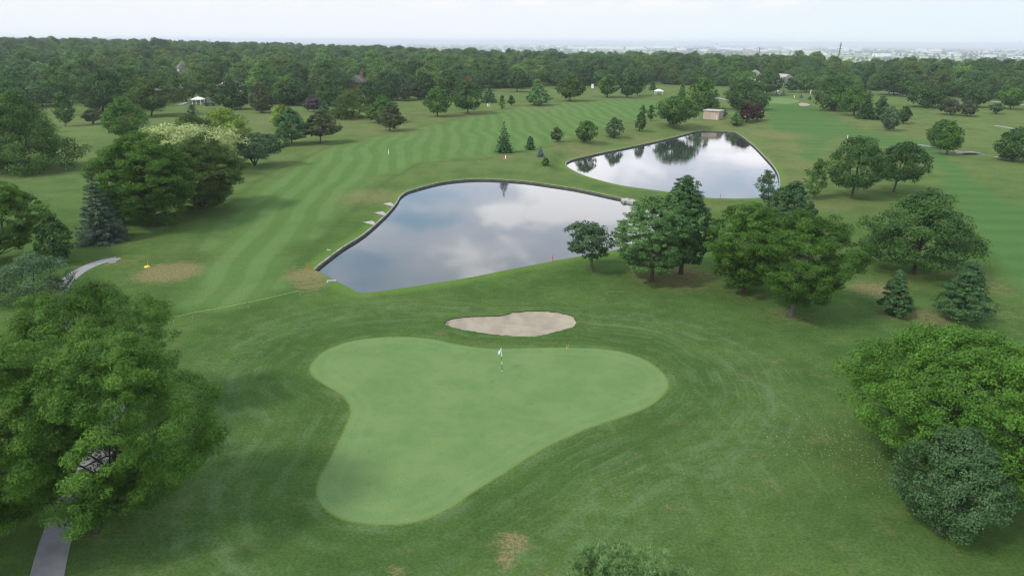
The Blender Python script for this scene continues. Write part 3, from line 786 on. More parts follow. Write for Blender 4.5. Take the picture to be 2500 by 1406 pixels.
# ------------------------------------------------------------------ trees set out by hand
# name, kind, material, base x, base y, top y, crown left x, crown right x, label, options
TR = [
 ('locust_tree','locust','locust',235,1295,790,70,530,'large feathery locust at the lower left with its trunk beside the concrete path',dict(seed=11,cb=.02,over=dict(ls=.17,asp=.30,gap=.28,M=40,rc=.052,A=.54,B=.15,flat=.85,sh=.74,k=5.2))),
 ('locust_tree','locust','locust',225,1040,668,10,415,'tall feathery locust just behind the one beside the path, its crown over the path',dict(seed=12,over=dict(ls=.18,asp=.30,gap=.28,M=40,rc=.052,A=.54,B=.15,flat=.85,sh=.74,k=5.2))),
 ('locust_tree','locust','locust',-60,1330,800,-330,200,'feathery locust cut by the left edge of the photo, left of the path',dict(seed=13,cb=.08,over=dict(ls=.17,asp=.30,gap=.2,M=60,rc=.055,A=.46,flat=.42))),
 ('shade_tree','dense','bright',2415,1155,786,2072,2640,'huge bright green rounded tree at the lower right edge',dict(seed=21,cb=.10,kk=1.1,over=dict(ls=.155,asp=.55,M=90,A=.22,B=.035,rc=.040))),
 ('young_maple','oval','grey2',2290,1298,1028,2208,2468,'small grey-green tree standing in front of the huge bright green one',dict(seed=22,dx=.5,cb=.11,barkm='grey',over=dict(asp=.7,ls=.12,A=.34,B=.10,gap=.08,M=30,rc=.070,tp=.45))),
 ('oak_tree','open','grey2',1443,662,537,1370,1515,'small open tree with a pale trunk on the bank of the near pond',dict(seed=35,barkm='grey',cb=.34,kk=1.2,over=dict(tr=.028,sh=.6,M=14,flat=.5,a=.35,b=.4))),
 ('pine_tree','pine','pineg',1590,685,476,1508,1690,'front pine of the big pair beside the near pond, round and full',dict(seed=32,barkm='brown',cb=.12,over=dict(tp=.50,a=.20,b=.28,A=.24,B=.06,gap=.02,flat=.5))),
 ('pine_tree','pine','pine',1662,668,423,1600,1738,'rear taller pine of the big pair beside the near pond, with a narrow top',dict(seed=33,barkm='brown',cb=.12,over=dict(b=.55,tp=.45,a=.26,A=.30,gap=.02,flat=.5))),
 ('locust_tree','locust','locust2',1815,713,488,1738,1925,'olive locust between the big pair of pines and the wider olive locust',dict(seed=34,barkm='brown',cb=.04,kk=1.1,over=dict(gap=.12,A=.38,a=.3))),
 ('locust_tree','locust','locust2',1928,770,508,1838,2115,'wide olive locust with a bare grey trunk in the middle of the right half',dict(seed=35,barkm='grey',cb=.16,kk=1.1,over=dict(gap=.14,M=56,A=.40,a=.35))),
 ('pine_tree','pine','pine',1940,562,438,1885,1990,'grey-green round pine rising behind the two olive locusts',dict(seed=36,barkm='brown')),
 ('young_tree','wispy','grey',1878,508,413,1843,1905,'thin grey-green tree at the right end of the far pond',dict(seed=37)),
 ('young_tree','wispy','mid',1987,485,385,1965,2026,'airy young tree between the far pond and the pair of dark maples',dict(seed=38,barkm='grey')),
 ('maple_tree','maple','dark',2078,485,328,2028,2165,'left dark maple of the touching pair on the right lawn',dict(seed=39,barkm='brown',cb=.18)),
 ('maple_tree','maple','dark',2181,470,343,2132,2268,'right dark maple of the touching pair on the right lawn',dict(seed=40,barkm='brown',cb=.22,dx=1.0)),
 ('maple_tree','maple','dark',2228,670,453,2108,2408,'broad spreading dark tree alone on the right, layered like a pyramid',dict(seed=41,barkm='dark',cb=.14,dx=.8,over=dict(b=.80,tp=.22,flat=.55,M=40,rc=.07))),
 ('young_pine','pinec','pine',2190,770,655,2152,2232,'small bluish young pine, left one of two below the broad dark tree',dict(seed=42,cb=.02)),
 ('young_pine','pinec','pine',2345,782,634,2308,2425,'taller ragged young pine, right one of two below the broad dark tree',dict(seed=43,cb=.05)),
 # left side
 ('linden_tree','dense','mid',62,416,216,-62,150,'massive dark green tree at the left edge, foliage down to the lawn',dict(seed=51,cb=.01,over=dict(b=.90,tp=.16,A=.40,B=.10,M=60))),
 ('young_tree','oval','mid',159,309,223,131,176,'slender oval tree alone on the lawn at the far left',dict(seed=52,barkm='grey')),
 ('crab_apple_tree','crab','brown',228,303,266,194,252,'low reddish spreading tree beside the slender oval tree',dict(seed=53,multi=True)),
 ('maple_tree','maple','maple',309,356,234,253,358,'bright leafy maple with a clear trunk behind the long olive mass',dict(seed=54,barkm='grey',cb=.20)),
 ('shade_tree','maple','dark',250,275,168,188,318,'large mid green round tree behind the bright leafy maple',dict(seed=55,cb=.05)),
 ('shade_tree','maple','mid',318,262,162,268,348,'lighter green tree peeping over the large round one at the left',dict(seed=56,cb=.1)),
 ('shade_tree','maple','olive',369,284,184,310,440,'wide brownish olive tree behind and right of the bright leafy maple',dict(seed=57,cb=.16)),
 ('shade_tree','maple','olive',458,250,184,405,470,'olive tree in the row behind the white canopy, its left end',dict(seed=58)),
 ('shade_tree','maple','dark',108,262,195,20,130,'spreading dark tree with a short trunk far off at the left',dict(seed=59,barkm='dark')),
 ('shade_tree','maple','dark',30,262,190,-30,60,'dark tree at the far left edge behind the massive one',dict(seed=60)),
 ('shade_tree','maple','mid',160,252,172,112,195,'mid green tree right of the spreading dark one far off at the left',dict(seed=61)),
 ('shade_tree','dense','dark',565,268,188,520,608,'dark round dense tree just right of the white canopy',dict(seed=62,cb=.05)),
 ('shade_tree','maple','olive',515,247,178,468,530,'olive tree directly behind the white canopy',dict(seed=63)),
 ('shade_tree','dense','brown',640,276,200,605,665,'brownish dense tree right of the dark round one',dict(seed=64,cb=.06)),
 ('shrub','bush','olive',460,345,276,398,530,'wide olive bush behind the cream flowers',dict(seed=65)),
 ('shrub','bush','yellow',545,335,263,488,602,'yellow-green bush behind the right end of the cream flowers',dict(seed=66)),
 ('young_tree','wispy','grey',467,282,254,455,482,'small grey pointed tree below the white canopy',dict(seed=67)),
 ('blossoming_tree','vase','blossom',452,425,296,328,572,'tree covered with cream flowers behind the long olive mass',dict(seed=68,cb=.35,kk=1.0,over=dict(A=.40,B=.12,M=60,rc=.05,tp=.45))),
 ('locust_tree','locust','locust2',372,552,318,238,470,'wide olive locust in the middle of the long mass right of the dark pointed spruce',dict(seed=69,barkm='brown',cb=.02,kk=1.2,over=dict(A=.3,gap=.05))),
 ('locust_tree','locust','locust2',300,545,350,222,372,'green locust at the left end of the long mass, directly behind the dark pointed spruce',dict(seed=170,barkm='brown',cb=.02,kk=1.2,over=dict(A=.3,gap=.05))),
 ('locust_tree','locust','olive',488,512,322,385,590,'yellowish olive right-hand end of the long locust mass',dict(seed=70,barkm='brown',cb=.02,kk=1.2,over=dict(A=.3,gap=.05))),
 ('spruce_tree','spruce','spruce',233,588,415,165,300,'dark pointed blue-green spruce in front of the olive locusts',dict(seed=71)),
 ('crab_apple_tree','crab','grey',622,406,322,568,700,'low wide dark tree with forked stems on the edge of the striped fairway',dict(seed=72,multi=True,cb=.25,kk=1.2)),
 ('locust_tree','locust','locust',-10,640,440,-95,110,'green locust at the left edge above the end of the concrete path',dict(seed=73,cb=.05,kk=1.2)),
 ('yew_tree','dense','dark',128,645,520,88,168,'dark dense tree beside the locust above the path end',dict(seed=74,cb=.02)),
 ('large_shrub','bush','grey',78,728,610,-20,176,'grey-green shrub with bare twigs beside the end of the path',dict(seed=75,kk=.55)),
 # middle distance
 ('pine_tree','pine','pine',712,353,261,667,750,'left pine of the pair left of the striped fairway',dict(seed=81,barkm='brown')),
 ('pine_tree','pine','brown',781,350,268,737,832,'right pine of the pair left of the striped fairway, browner and more open',dict(seed=82,barkm='brown',cb=.2)),
 ('shade_tree','oval','yellow',683,315,254,660,715,'yellow-green tree behind the left pine of the pair',dict(seed=83)),
 ('spruce_tree','spruce','pine',790,278,235,772,808,'small dark spruce behind the pair of pines',dict(seed=84)),
 ('bare_tree','wispy','twig',765,273,230,742,788,'grey half-bare tree behind the pair of pines',dict(seed=85,kk=2.0)),
 ('shrub','bush','olive',855,289,216,808,906,'broad olive bushy tree between the pines and the round brownish tree',dict(seed=86)),
 ('shade_tree','maple','mid',925,300,230,898,972,'mid green tree close behind the round brownish one',dict(seed=87,cb=.05)),
 ('shade_tree','maple','brown',951,320,254,918,988,'round brownish green tree on the left edge of the striped fairway',dict(seed=88,cb=.12)),
 ('shade_tree','maple','dark',905,262,195,870,936,'dark tree behind the mid green tree left of the fairway',dict(seed=89)),
 ('shade_tree','maple','dark',790,255,189,752,832,'dark rounded tree behind the small dark spruce',dict(seed=90)),
 ('shade_tree','maple','dark',715,258,190,665,752,'dark tree far behind the left pine of the pair',dict(seed=91)),
 ('shade_tree','maple','maple',1068,285,210,1030,1100,'fresh green maple, left one of two beyond the striped fairway',dict(seed=92,barkm='brown')),
 ('shade_tree','maple','dark',1142,278,195,1098,1180,'darker wide maple, right one of two beyond the striped fairway',dict(seed=93,barkm='grey')),
 ('spruce_tree','spruce','pine',1193,251,203,1172,1217,'dark conifer behind the darker wide maple',dict(seed=94)),
 ('young_tree','wispy','mid',1226,267,231,1217,1234,'very thin young tree, left one of two beyond the fairway',dict(seed=95)),
 ('young_tree','oval','dark',1248,259,232,1239,1257,'tiny round young tree, right one of two beyond the fairway',dict(seed=96)),
 ('shade_tree','dense','dark',1035,243,174,1003,1063,'dark round tree behind the fresh green maple',dict(seed=97)),
 ('shade_tree','maple','mid',1095,240,168,1060,1127,'mid green tree behind the two maples beyond the fairway',dict(seed=98)),
 ('shade_tree','maple','brown',991,247,205,970,1008,'brownish tree left of the dark round one beyond the fairway',dict(seed=99)),
 ('pine_tree','pinec','pineg',1316,258,192,1284,1343,'bushy grey-green pine alone beyond the striped fairway',dict(seed=100)),
 ('shade_tree','maple','olive',1391,247,180,1358,1431,'round olive tree alone in the centre distance',dict(seed=101)),
 ('shade_tree','maple','maple',1483,238,180,1456,1511,'light green round tree right of the round olive one',dict(seed=102)),
 ('shade_tree','oval','dark',1530,239,174,1517,1562,'tall dark tree between the light green round tree and the far white canopy',dict(seed=103,cb=.06)),
 ('shade_tree','oval','dark',1556,234,180,1545,1578,'dark tree close behind the tall dark one near the far white canopy',dict(seed=104)),
 ('young_tree','spruce','dark',1593,221,192,1583,1605,'small dark pointed tree behind the far white canopy',dict(seed=105)),
 ('young_pine','spruce','pine',1230,373,295,1206,1255,'young dark pine between the fairway stripes and the near pond',dict(seed=106)),
 ('young_pine','pinec','pine',1293,366,332,1283,1306,'tiny dark pine right of the young dark pine',dict(seed=107)),
 ('blue_spruce','spruce','blue',1320,383,357,1309,1331,'tiny pale blue spruce near the left tip of the far pond',dict(seed=108)),
 ('shrub','bush','dark',1331,404,385,1323,1341,'tiny dark shrub nearest the left tip of the far pond',dict(seed=109)),
 ('young_tree','oval','brown',1359,347,310,1344,1376,'small pale round tree above the tip of the far pond',dict(seed=110,barkm='grey')),
 ('young_tree','oval','mid',1426,348,294,1407,1459,'double-topped young tree, largest of the row above the far pond',dict(seed=111,dx=.6)),
 ('young_tree','oval','grey',1500,336,284,1478,1522,'grey-green young tree in the middle of the row above the far pond',dict(seed=112,cb=.05)),
 ('young_tree','oval','dark',1561,320,275,1551,1578,'narrow young tree at the right end of the row above the far pond',dict(seed=113,cb=.08)),
 ('young_tree','wispy','mid',1588,296,256,1577,1604,'thin airy tree left of the fan-shaped maple',dict(seed=114)),
 ('young_tree','wispy','mid',1570,284,256,1560,1580,'thinnest airy tree in the rough left of the fan-shaped maple',dict(seed=121)),
 ('maple_tree','vase','mid',1641,312,234,1600,1713,'big fan-shaped maple above the far pond, left of the tan shed',dict(seed=115,cb=.14,kk=1.2,barkm='grey')),
 ('shade_tree','maple','maple',1716,268,187,1682,1752,'light green round tree behind the tan shed',dict(seed=116)),
 ('shade_tree','bush','mid',1722,272,222,1688,1756,'low fresh green tree directly behind the tan shed',dict(seed=117)),
 ('arborvitae','spruce','maple',1665,240,196,1652,1680,'bright conical evergreen behind the fan-shaped maple',dict(seed=118)),
 ('shade_tree','dense','dark',1825,268,192,1770,1872,'big dark tree behind the purple tree',dict(seed=119)),
 ('plum_tree','bush','purple',1822,299,254,1803,1845,'left half of the dark purple-leaved pair near the tan shed',dict(seed=120,cb=.14)),
 ('plum_tree','bush','purple',1848,295,255,1832,1867,'right half of the dark purple-leaved pair near the tan shed',dict(seed=122,cb=.14)),
 ('young_pine','pinec','pineg',1798,307,269,1784,1814,'small pine left of the purple trees',dict(seed=123)),
 ('young_pine','pinec','pine',1763,285,262,1754,1776,'small pine just right of the tan shed',dict(seed=124)),
 # right distance
 ('shade_tree','maple','dark',2038,271,183,1998,2095,'big dark round tree right of the far putting green',dict(seed=131,cb=.05)),
 ('shade_tree','maple','bright',2052,255,180,2020,2084,'yellow-green top rising behind the big dark round tree',dict(seed=132,cb=.3)),
 ('shade_tree','maple','mid',2084,283,206,2048,2128,'mid green tree touching the big dark round one',dict(seed=133)),
 ('conifer','spruce','dark',2119,291,216,2096,2143,'tall dark conifer in the clump right of the far putting green',dict(seed=134)),
 ('pine_tree','pinec','pine',2155,293,234,2125,2182,'bluish pine in the clump right of the far putting green',dict(seed=135)),
 ('blue_spruce','spruce','blue',2112,291,280,2106,2118,'tiny blue spruce at the foot of the tall dark conifer',dict(seed=136)),
 ('young_tree','oval','grey',2173,320,258,2152,2198,'silvery green tree with a bare foot at the right end of the clump',dict(seed=137,barkm='grey')),
 ('young_tree','oval','dark',2205,303,258,2196,2226,'slim tree just right of the silvery green one',dict(seed=138)),
 ('shade_tree','oval','dark',2293,362,290,2267,2335,'darker half of the round pair by the thin path on the right',dict(seed=139,cb=.05)),
 ('shade_tree','oval','maple',2311,378,293,2288,2353,'brighter oval half of the round pair by the thin path on the right',dict(seed=140,cb=.12)),
 ('shade_tree','maple','dark',2262,262,198,2215,2300,'wide dark round tree beyond the right lawn',dict(seed=141,cb=.06)),
 ('shade_tree','maple','dark',2300,266,212,2270,2318,'smaller dark tree touching the wide dark round one',dict(seed=142)),
 ('shade_tree','maple','brown',2321,281,238,2292,2342,'greyish low tree, left one of two beyond the right lawn',dict(seed=143)),
 ('shade_tree','maple','brown',2361,284,244,2342,2388,'greyish low tree, right one of two beyond the right lawn',dict(seed=144)),
 ('shade_tree','maple','dark',2385,262,208,2348,2413,'dark tree behind the two greyish low ones',dict(seed=145)),
 ('crab_apple_tree','crab','dark',2432,279,252,2417,2451,'small flat dark tree near the far path on the right',dict(seed=146,multi=True)),
 ('willow_tree','vase','maple',2467,267,213,2440,2502,'light green round-headed tree by the far path at the right edge',dict(seed=147)),
 ('shade_tree','dense','dark',2474,394,308,2444,2530,'dark dense tree cut by the right edge of the photo',dict(seed=148,cb=.05)),
 ('shade_tree','maple','dark',2183,233,172,2132,2222,'large brownish dark tree in front of the belt of trees on the right',dict(seed=149)),
 ('shade_tree','maple','dark',2213,237,185,2192,2240,'dark narrow tree next to the far path on the right',dict(seed=150)),
 ('shade_tree','maple','dark',1934,226,190,1915,1950,'dark tree standing behind the two tiny blue spruces',dict(seed=151)),
 ('shade_tree','maple','mid',1968,226,182,1948,2000,'mid green tree behind the far putting green',dict(seed=152)),
 ('shade_tree','maple','bright',1828,215,170,1806,1852,'vivid yellow-green tree rising behind the big dark tree',dict(seed=153,cb=.1)),
 ('shade_tree','maple','dark',1870,232,172,1842,1915,'dark wide tree left of the far putting green',dict(seed=154)),
 ('blue_spruce','spruce','blue',1895,236,220,1889,1902,'left one of three tiny blue spruces behind the far green',dict(seed=155)),
 ('blue_spruce','spruce','blue',1913,235,219,1907,1919,'middle one of three tiny blue spruces behind the far green',dict(seed=156)),
 ('blue_spruce','spruce','blue',1957,240,230,1952,1962,'right and lowest one of three tiny blue spruces behind the far green',dict(seed=157)),
 ('shrub','bush','dark',1977,244,236,1973,1982,'tiny dark shrub right of the three tiny blue spruces',dict(seed=158)),
 ('shade_tree','maple','rust',1142,232,187,1130,1155,'rusty red treetop behind the darker wide maple',dict(seed=159)),
 ('shade_tree','maple','dark',1262,225,168,1236,1290,'dark tree standing behind the tiny round young tree',dict(seed=160)),
 ('shade_tree','maple','bright',1310,225,193,1296,1324,'light green treetop behind the bushy grey-green pine',dict(seed=161,cb=.1)),
]

CAT = dict(shrub='shrub', large_shrub='shrub', pine_tree='pine tree', young_pine='pine tree', spruce_tree='spruce', blue_spruce='spruce', conifer='conifer')
screen_used = []     # (xl, xr, ytop, ybase, depth) of the trees already standing
for row in TR:
    name, kind, mat, xb, yb, yt, xl, xr, label, op = row
    op = dict(op)
    b = at(xb, yb)
    d = ray((xl + xr) / 2, yt); t = b[1] / d[1]; ztop = CAMZ + t * d[2]
    H = max(ztop - b[2], .6)
    if H > 5: H *= .985
    # the silhouette's upper edge is the back of the crown for wide trees seen from above
    dep = depth(b + np.array([0, 0, H * .5]))
    W = (xr - xl) / FPX * dep
    xc = (xl + xr) / 2
    cx = ray(xc, 703)[0] / 1.0
    # sideways offset of the crown from the foot, in metres
    mid = b + np.array([0, 0, H * .6]); px_mid = proj(mid)[0]
    dxm = (xc - px_mid) / FPX * dep
    pitchv = (CAMZ - ztop) / max(math.hypot(b[0], b[1]), 1)
    H -= max(0, .5 * W * pitchv * .28)
    H = max(H, .6)
    if 'dx' in op: op.pop('dx')
    crown, trunk = make_tree(name, kind, mat, H, W, dep, op.pop('seed'), dx=dxm if kind != 'spruce' else 0.0, barkm=op.pop('barkm', 'dark'), **op)
    loc = b + np.array([dxm if kind == 'spruce' else 0, 0, -.03])
    cat = CAT.get(name, 'tree')
    tree_thing(name, label, cat, loc, crown, trunk, row[9].get('barkm', 'dark'))
    if dep < 320: tree_spots.append((b[0], b[1], max(.6, W * .10), .75 if kind in ('pine', 'spruce', 'pinec') else .5))
    screen_used.append((xl, xr, yt, yb, dep))
print('hand trees', len(screen_used))

# near pine whose top shows at the bottom of the picture
def near_pine():
    rs = np.random.RandomState(200)
    H = 8.6; cz = 0
    d = ray(1522, 1330); t = (H - CAMZ) / d[2]; P0 = CP + d * t
    base = np.array([P0[0], P0[1] - 1.0, 0.0])
    W = 7.4
    K = dict(KIND['pine']); K.update(M=60, A=.30, rc=.07, flat=.7, tp=.5, b=.5, cb=.10, gap=.03)
    P, Nn, L, tint, C, Rl = lobed(rs, H, W, K, .16, .5, 1.0, 0)
    # needle tufts on twigs: every tuft is a burst of narrow needles
    sel = rs.permutation(len(P))[:6500]
    if len(sel) < 6500: sel = rs.choice(len(P), 6500)
    c = P[sel] + rs.normal(size=(len(sel), 3)) * .05
    ax = unit(Nn[sel] * .5 + unit(c - np.array([0, 0, H * .45])) * .8 + np.array([0, 0, .5]))
    m_ = 22
    dirs = unit(ax[:, None, :] * .75 + rs.normal(size=(len(sel), m_, 3)) * .55).reshape(-1, 3)
    ln = rs.uniform(.20, .30, len(dirs))
    ctr = np.repeat(c, m_, 0) + dirs * ln[:, None] * .5
    nn = unit(np.cross(dirs, rs.normal(size=dirs.shape)))
    tn = np.repeat(tint[sel], m_) * .7 + rs.uniform(0, .35, len(dirs))
    crown = leaf_mesh('crown', ctr, nn, ln, .085, tn, LEAF['nearpine'], rs, dirs)
    # buds
    trunk = trunk_mb(rs, H, W, K, C, 0).mesh('trunk')
    tree_thing('pine_tree', 'needle-tufted pine whose round top rises into the bottom edge of the picture', 'pine tree', base, crown, trunk, 'brown')
near_pine()

# bare twigs of the shrub by the path end
def twigs():
    rs = np.random.RandomState(3); b = at(150, 712); mb = MB()
    for i in range(46):
        a = rs.uniform(0, 6.28); l = rs.uniform(1.2, 3.2); e = np.array([math.cos(a) * l * .7, math.sin(a) * l * .5, l * .75])
        p1 = e * .5 + rs.normal(size=3) * .12
        mb.tube([(0, 0, 0), p1, e], [.035, .022, .008], 4, False)
        for j in range(5):
            s = p1 * (1 - j / 5) + e * (j / 5); q = s + rs.normal(size=3) * .35 + np.array([0, 0, .15])
            mb.tube([s, q], [.012, .005], 3, False)
    o = mb.build('bare_shrub', BARK['brown']); o.location = [float(v) for v in b]
    tag(o, 'leafless grey twiggy shrub between the path end and the grey-green shrub', 'shrub')
twigs()
# ------------------------------------------------------------------ small things
def V(p): return [float(v) for v in p]

def ribbon(name, pix, width, mat, th=.035, sub=5, hz=.035):
    P = catmull(np.array([at(x, y)[:2] for x, y in pix]), sub, closed=False)
    T = np.gradient(P, axis=0); T = unit(T); Nn = np.stack([-T[:, 1], T[:, 0]], 1)
    w = width if np.ndim(width) else np.full(len(P), width)
    Lf = P + Nn * (w / 2)[:, None]; Rt = P - Nn * (w / 2)[:, None]
    z = terrain(P[:, 0], P[:, 1]) + hz; n = len(P); mb = MB()
    vs = [(a[0], a[1], q) for a, q in zip(Lf, z)] + [(a[0], a[1], q) for a, q in zip(Rt, z)] + [(a[0], a[1], q - .2) for a, q in zip(Lf, z)] + [(a[0], a[1], q - .2) for a, q in zip(Rt, z)]
    fs = []
    for i in range(n - 1):
        fs += [(i, n + i, n + i + 1, i + 1), (i, i + 1, 2*n + i + 1, 2*n + i), (n + i, 3*n + i, 3*n + i + 1, n + i + 1)]
    fs += [(0, 2*n, 3*n, n), (n - 1, 2*n - 1, 4*n - 1, 3*n - 1)]
    mb.add(vs, fs)
    me = mb.mesh(name)
    return tag(link(name, me, mat), kind='structure')

ribbon('cart_path', [(98,1500),(118,1390),(146,1290),(190,1190),(240,1110),(276,1040),(268,960),(235,880),(200,830),(160,780),(140,735),(152,700),(180,672),(214,652),(252,638),(286,631)], 1.65, MAT['pathc'])
ribbon('footpath', [(2243,354),(2275,359),(2300,364),(2330,369),(2362,374),(2400,380)], 1.9, MAT['pathc'], hz=.06)
ribbon('footpath', [(2430,307),(2460,312),(2510,320)], 2.2, MAT['pathc'], hz=.06)
ribbon('footpath', [(2428,383),(2460,387)], 1.5, MAT['pathc'], hz=.06)
ribbon('footpath', [(2150,226),(2185,229),(2215,236),(2230,240)], 2.6, MAT['pathc'], hz=.3)
ribbon('footpath', [(2283,249),(2310,253),(2350,258),(2380,260)], 2.6, MAT['pathc'], hz=.3)
ribbon('footpath', [(2400,247),(2440,251),(2520,260)], 2.8, MAT['pathc'], hz=.3)
ribbon('footpath', [(1745,239),(1775,246)], 2.4, MAT['pathc'], hz=.3)
ribbon('footpath', [(440,258),(475,247),(520,249)], 2.2, MAT['pathc'], hz=.3)

# concrete retaining walls round the far sides of both ponds
def pond_wall(pd, nw, label, dock=False):
    P = pd[:nw].copy(); T = unit(np.gradient(P, axis=0)); Nn = np.stack([-T[:, 1], T[:, 0]], 1)
    c = pd.mean(0)
    if np.mean(np.sum(Nn * (P - c), 1)) < 0: Nn = -Nn     # outwards
    t = empty('retaining_wall', (P[nw // 2][0], P[nw // 2][1], 0)); o0 = np.array([P[nw // 2][0], P[nw // 2][1]])
    def strip(a, b, z0, z1):
        A = P + Nn * a - o0; B = P + Nn * b - o0; n = len(P); mb = MB()
        vs = [(*p, z0) for p in A] + [(*p, z1) for p in A] + [(*p, z1) for p in B] + [(*p, z0) for p in B]
        fs = []
        for i in range(n - 1):
            for k in range(4):
                k2 = (k + 1) % 4
                fs.append((k*n + i, k*n + i + 1, k2*n + i + 1, k2*n + i))
        fs += [(0, n, 2*n, 3*n), (n - 1, 4*n - 1, 3*n - 1, 2*n - 1)]
        mb.add(vs, fs); return mb
    strip(-.03, .10, -1.0, .0).build('wall', MAT['wetwall'], t)
    strip(-.07, .20, .0, .07).build('cap', MAT['wallcap'], t)
    tag(t, label, 'wall')
pond_wall(pond1, n1w, 'low curved concrete wall holding the far bank of the near pond')
pond_wall(pond2, n2w, 'low curved concrete wall around the far pond')

# flagstick
def flagstick():
    b = at(1226, 905); t = empty('flagstick', b)
    segs = [(0, .62, 'black'), (.62, .98, 'yellow'), (.98, 1.36, 'black'), (1.36, 2.18, 'white')]
    mb = MB(); mb.tube([(0, 0, 0), (-.02, 0, .62)], .022, 8); p = mb.build('pole', MAT['black'], t)
    zz = [(.62, .98, 'canvas'), (.98, 1.40, 'black'), (1.40, 2.2, 'white')]
    for z0, z1, m_ in zz:
        MB().tube([(-.02 * z0 / .62, 0, z0), (-.02 * z1 / .62, 0, z1)], .022, 8).build('pole_band', MAT[m_], p)
    mb = MB(); n = 9; vs = []; rs = np.random.RandomState(1)
    for i in range(n):
        s = i / (n - 1)
        x = -.07 - .30 * s ** 1.0; yv = .07 * math.sin(s * 9)
        zt = 2.18 - .42 * s; zb = 1.72 - .22 * s
        vs += [(x, yv, zt), (x + .05 * math.sin(3 * s), yv + .04, (zt + zb) / 2), (x, yv - .02, zb)]
    fs = []
    for i in range(n - 1):
        for k in range(2): fs.append((i*3 + k, (i+1)*3 + k, (i+1)*3 + k + 1, i*3 + k + 1))
    mb.add(vs, fs, True)
    f = mb.build('flag', MAT['canvas'], t)
    sm = f.modifiers.new('t', 'SOLIDIFY'); sm.thickness = .006
    MB().tube([(.0, 0, -.002), (.0, 0, .006)], .054, 14).build('hole_cup', MAT['white'], t)
    tag(t, 'white flag on a banded pole standing in the hole on the near green', 'flagstick')
flagstick()

def stake(px, py, h, mat, name, label, cat='stake', r=.045, group=None, head=None):
    b = at(px, py); t = MB()
    t.tube([(0, 0, 0), (0.01, 0, h * .92), (0.01, 0, h)], [r, r, r * .45], 6)
    o = t.build(name, MAT[mat]); o.location = V(b); tag(o, label, cat, group)
    return o
stake(753, 657, .95, 'red', 'hazard_stake', 'red stake at the left tip of the near pond', r=.06)
stake(937, 501, .9, 'red', 'hazard_stake', 'red stake beside the uppermost concrete chute', r=.06)
stake(1349, 638, .8, 'red', 'hazard_stake', 'red stake on the lower bank of the near pond', r=.05)
stake(1758, 485, .8, 'red', 'hazard_stake', 'red stake on the bank between the two ponds', r=.06)
stake(949, 377, 1.3, 'white', 'distance_stake', 'white stake in the middle of the striped fairway', r=.055)
stake(1190, 260, 1.1, 'white', 'tee_stake', 'left white stake of two under the dark conifer', r=.12)
stake(1194, 260.5, 1.1, 'white', 'tee_stake', 'right white stake of two under the dark conifer', r=.12)
stake(2069, 338, .9, 'white', 'distance_stake', 'white stake just above the left dark maple of the pair', r=.10)
stake(1939, 240, 1.3, 'white', 'far_flagstick', 'thin pale stick on the far putting green', 'flagstick', r=.10)
stake(1979, 229, 2.2, 'white', 'tee_sign', 'white post beyond the tiny dark shrub near the far green', 'post', r=.16)
stake(1899, 224, 3.2, 'white', 'tee_sign', 'white board behind the two left tiny blue spruces', 'sign', r=.28)
stake(162, 417, 1.3, 'metal', 'utility_post', 'short grey post right of the massive tree at the left edge', 'post', r=.09)
stake(1234, 388, .85, 'white', 'distance_stake', 'white stake standing in the ring of orange mulch', r=.07)
def disc(px, py, rx, ry, h, mat, name, label, cat, seed=1):
    rs = np.random.RandomState(seed); b = at(px, py); mb = MB(); n = 18
    ring = [(math.cos(a) * rx * rs.uniform(.8, 1.1), math.sin(a) * ry * rs.uniform(.8, 1.1)) for a in np.linspace(0, 6.283, n, endpoint=False)]
    vs = [(x, y, -.02) for x, y in ring] + [(x * .7, y * .7, h * .75) for x, y in ring] + [(0, 0, h)]
    mb.add(vs, [(i, (i+1) % n, n + (i+1) % n, n + i) for i in range(n)] + [(n + i, n + (i+1) % n, 2*n) for i in range(n)], True)
    o = mb.build(name, MAT[mat]); o.location = V(b); tag(o, label, cat); return o
disc(1233, 387.5, .55, .75, .05, 'orange', 'mulch_ring', 'orange-red ring of mulch around a white stake above the near pond', 'mulch')
# yellow marker
def marker():
    b = at(359, 652); t = empty('ground_marker', b)
    mb = MB(); n = 20; prof = [(.36, 0), (.35, .05), (.27, .14), (.14, .20), (.04, .22)]
    vs = [(r_ * math.cos(6.283 * k / n), r_ * math.sin(6.283 * k / n), z) for r_, z in prof for k in range(n)]
    fs = [(j*n + i, j*n + (i+1) % n, (j+1)*n + (i+1) % n, (j+1)*n + i) for j in range(len(prof) - 1) for i in range(n)] + [[(len(prof)-1)*n + i for i in range(n)]]
    mb.add(vs, fs, True); mb.build('dome', MAT['yellow'], t)
    MB().tube([(.12, .05, 0), (.10, .05, .75)], .022, 6).build('stick', MAT['yellow'], t)
    tag(t, 'yellow dome and thin stick on the bare patch near the path end', 'marker')
marker()
t_ = empty('green_marker', at(1384, 851))
for dx_ in (-.06, .09): MB().tube([(dx_, 0, 0), (dx_ + .02, 0, .42)], .018, 6).build('stick', MAT['yellow'], t_)
tag(t_, 'two short yellow sticks on the far edge of the near green', 'marker')

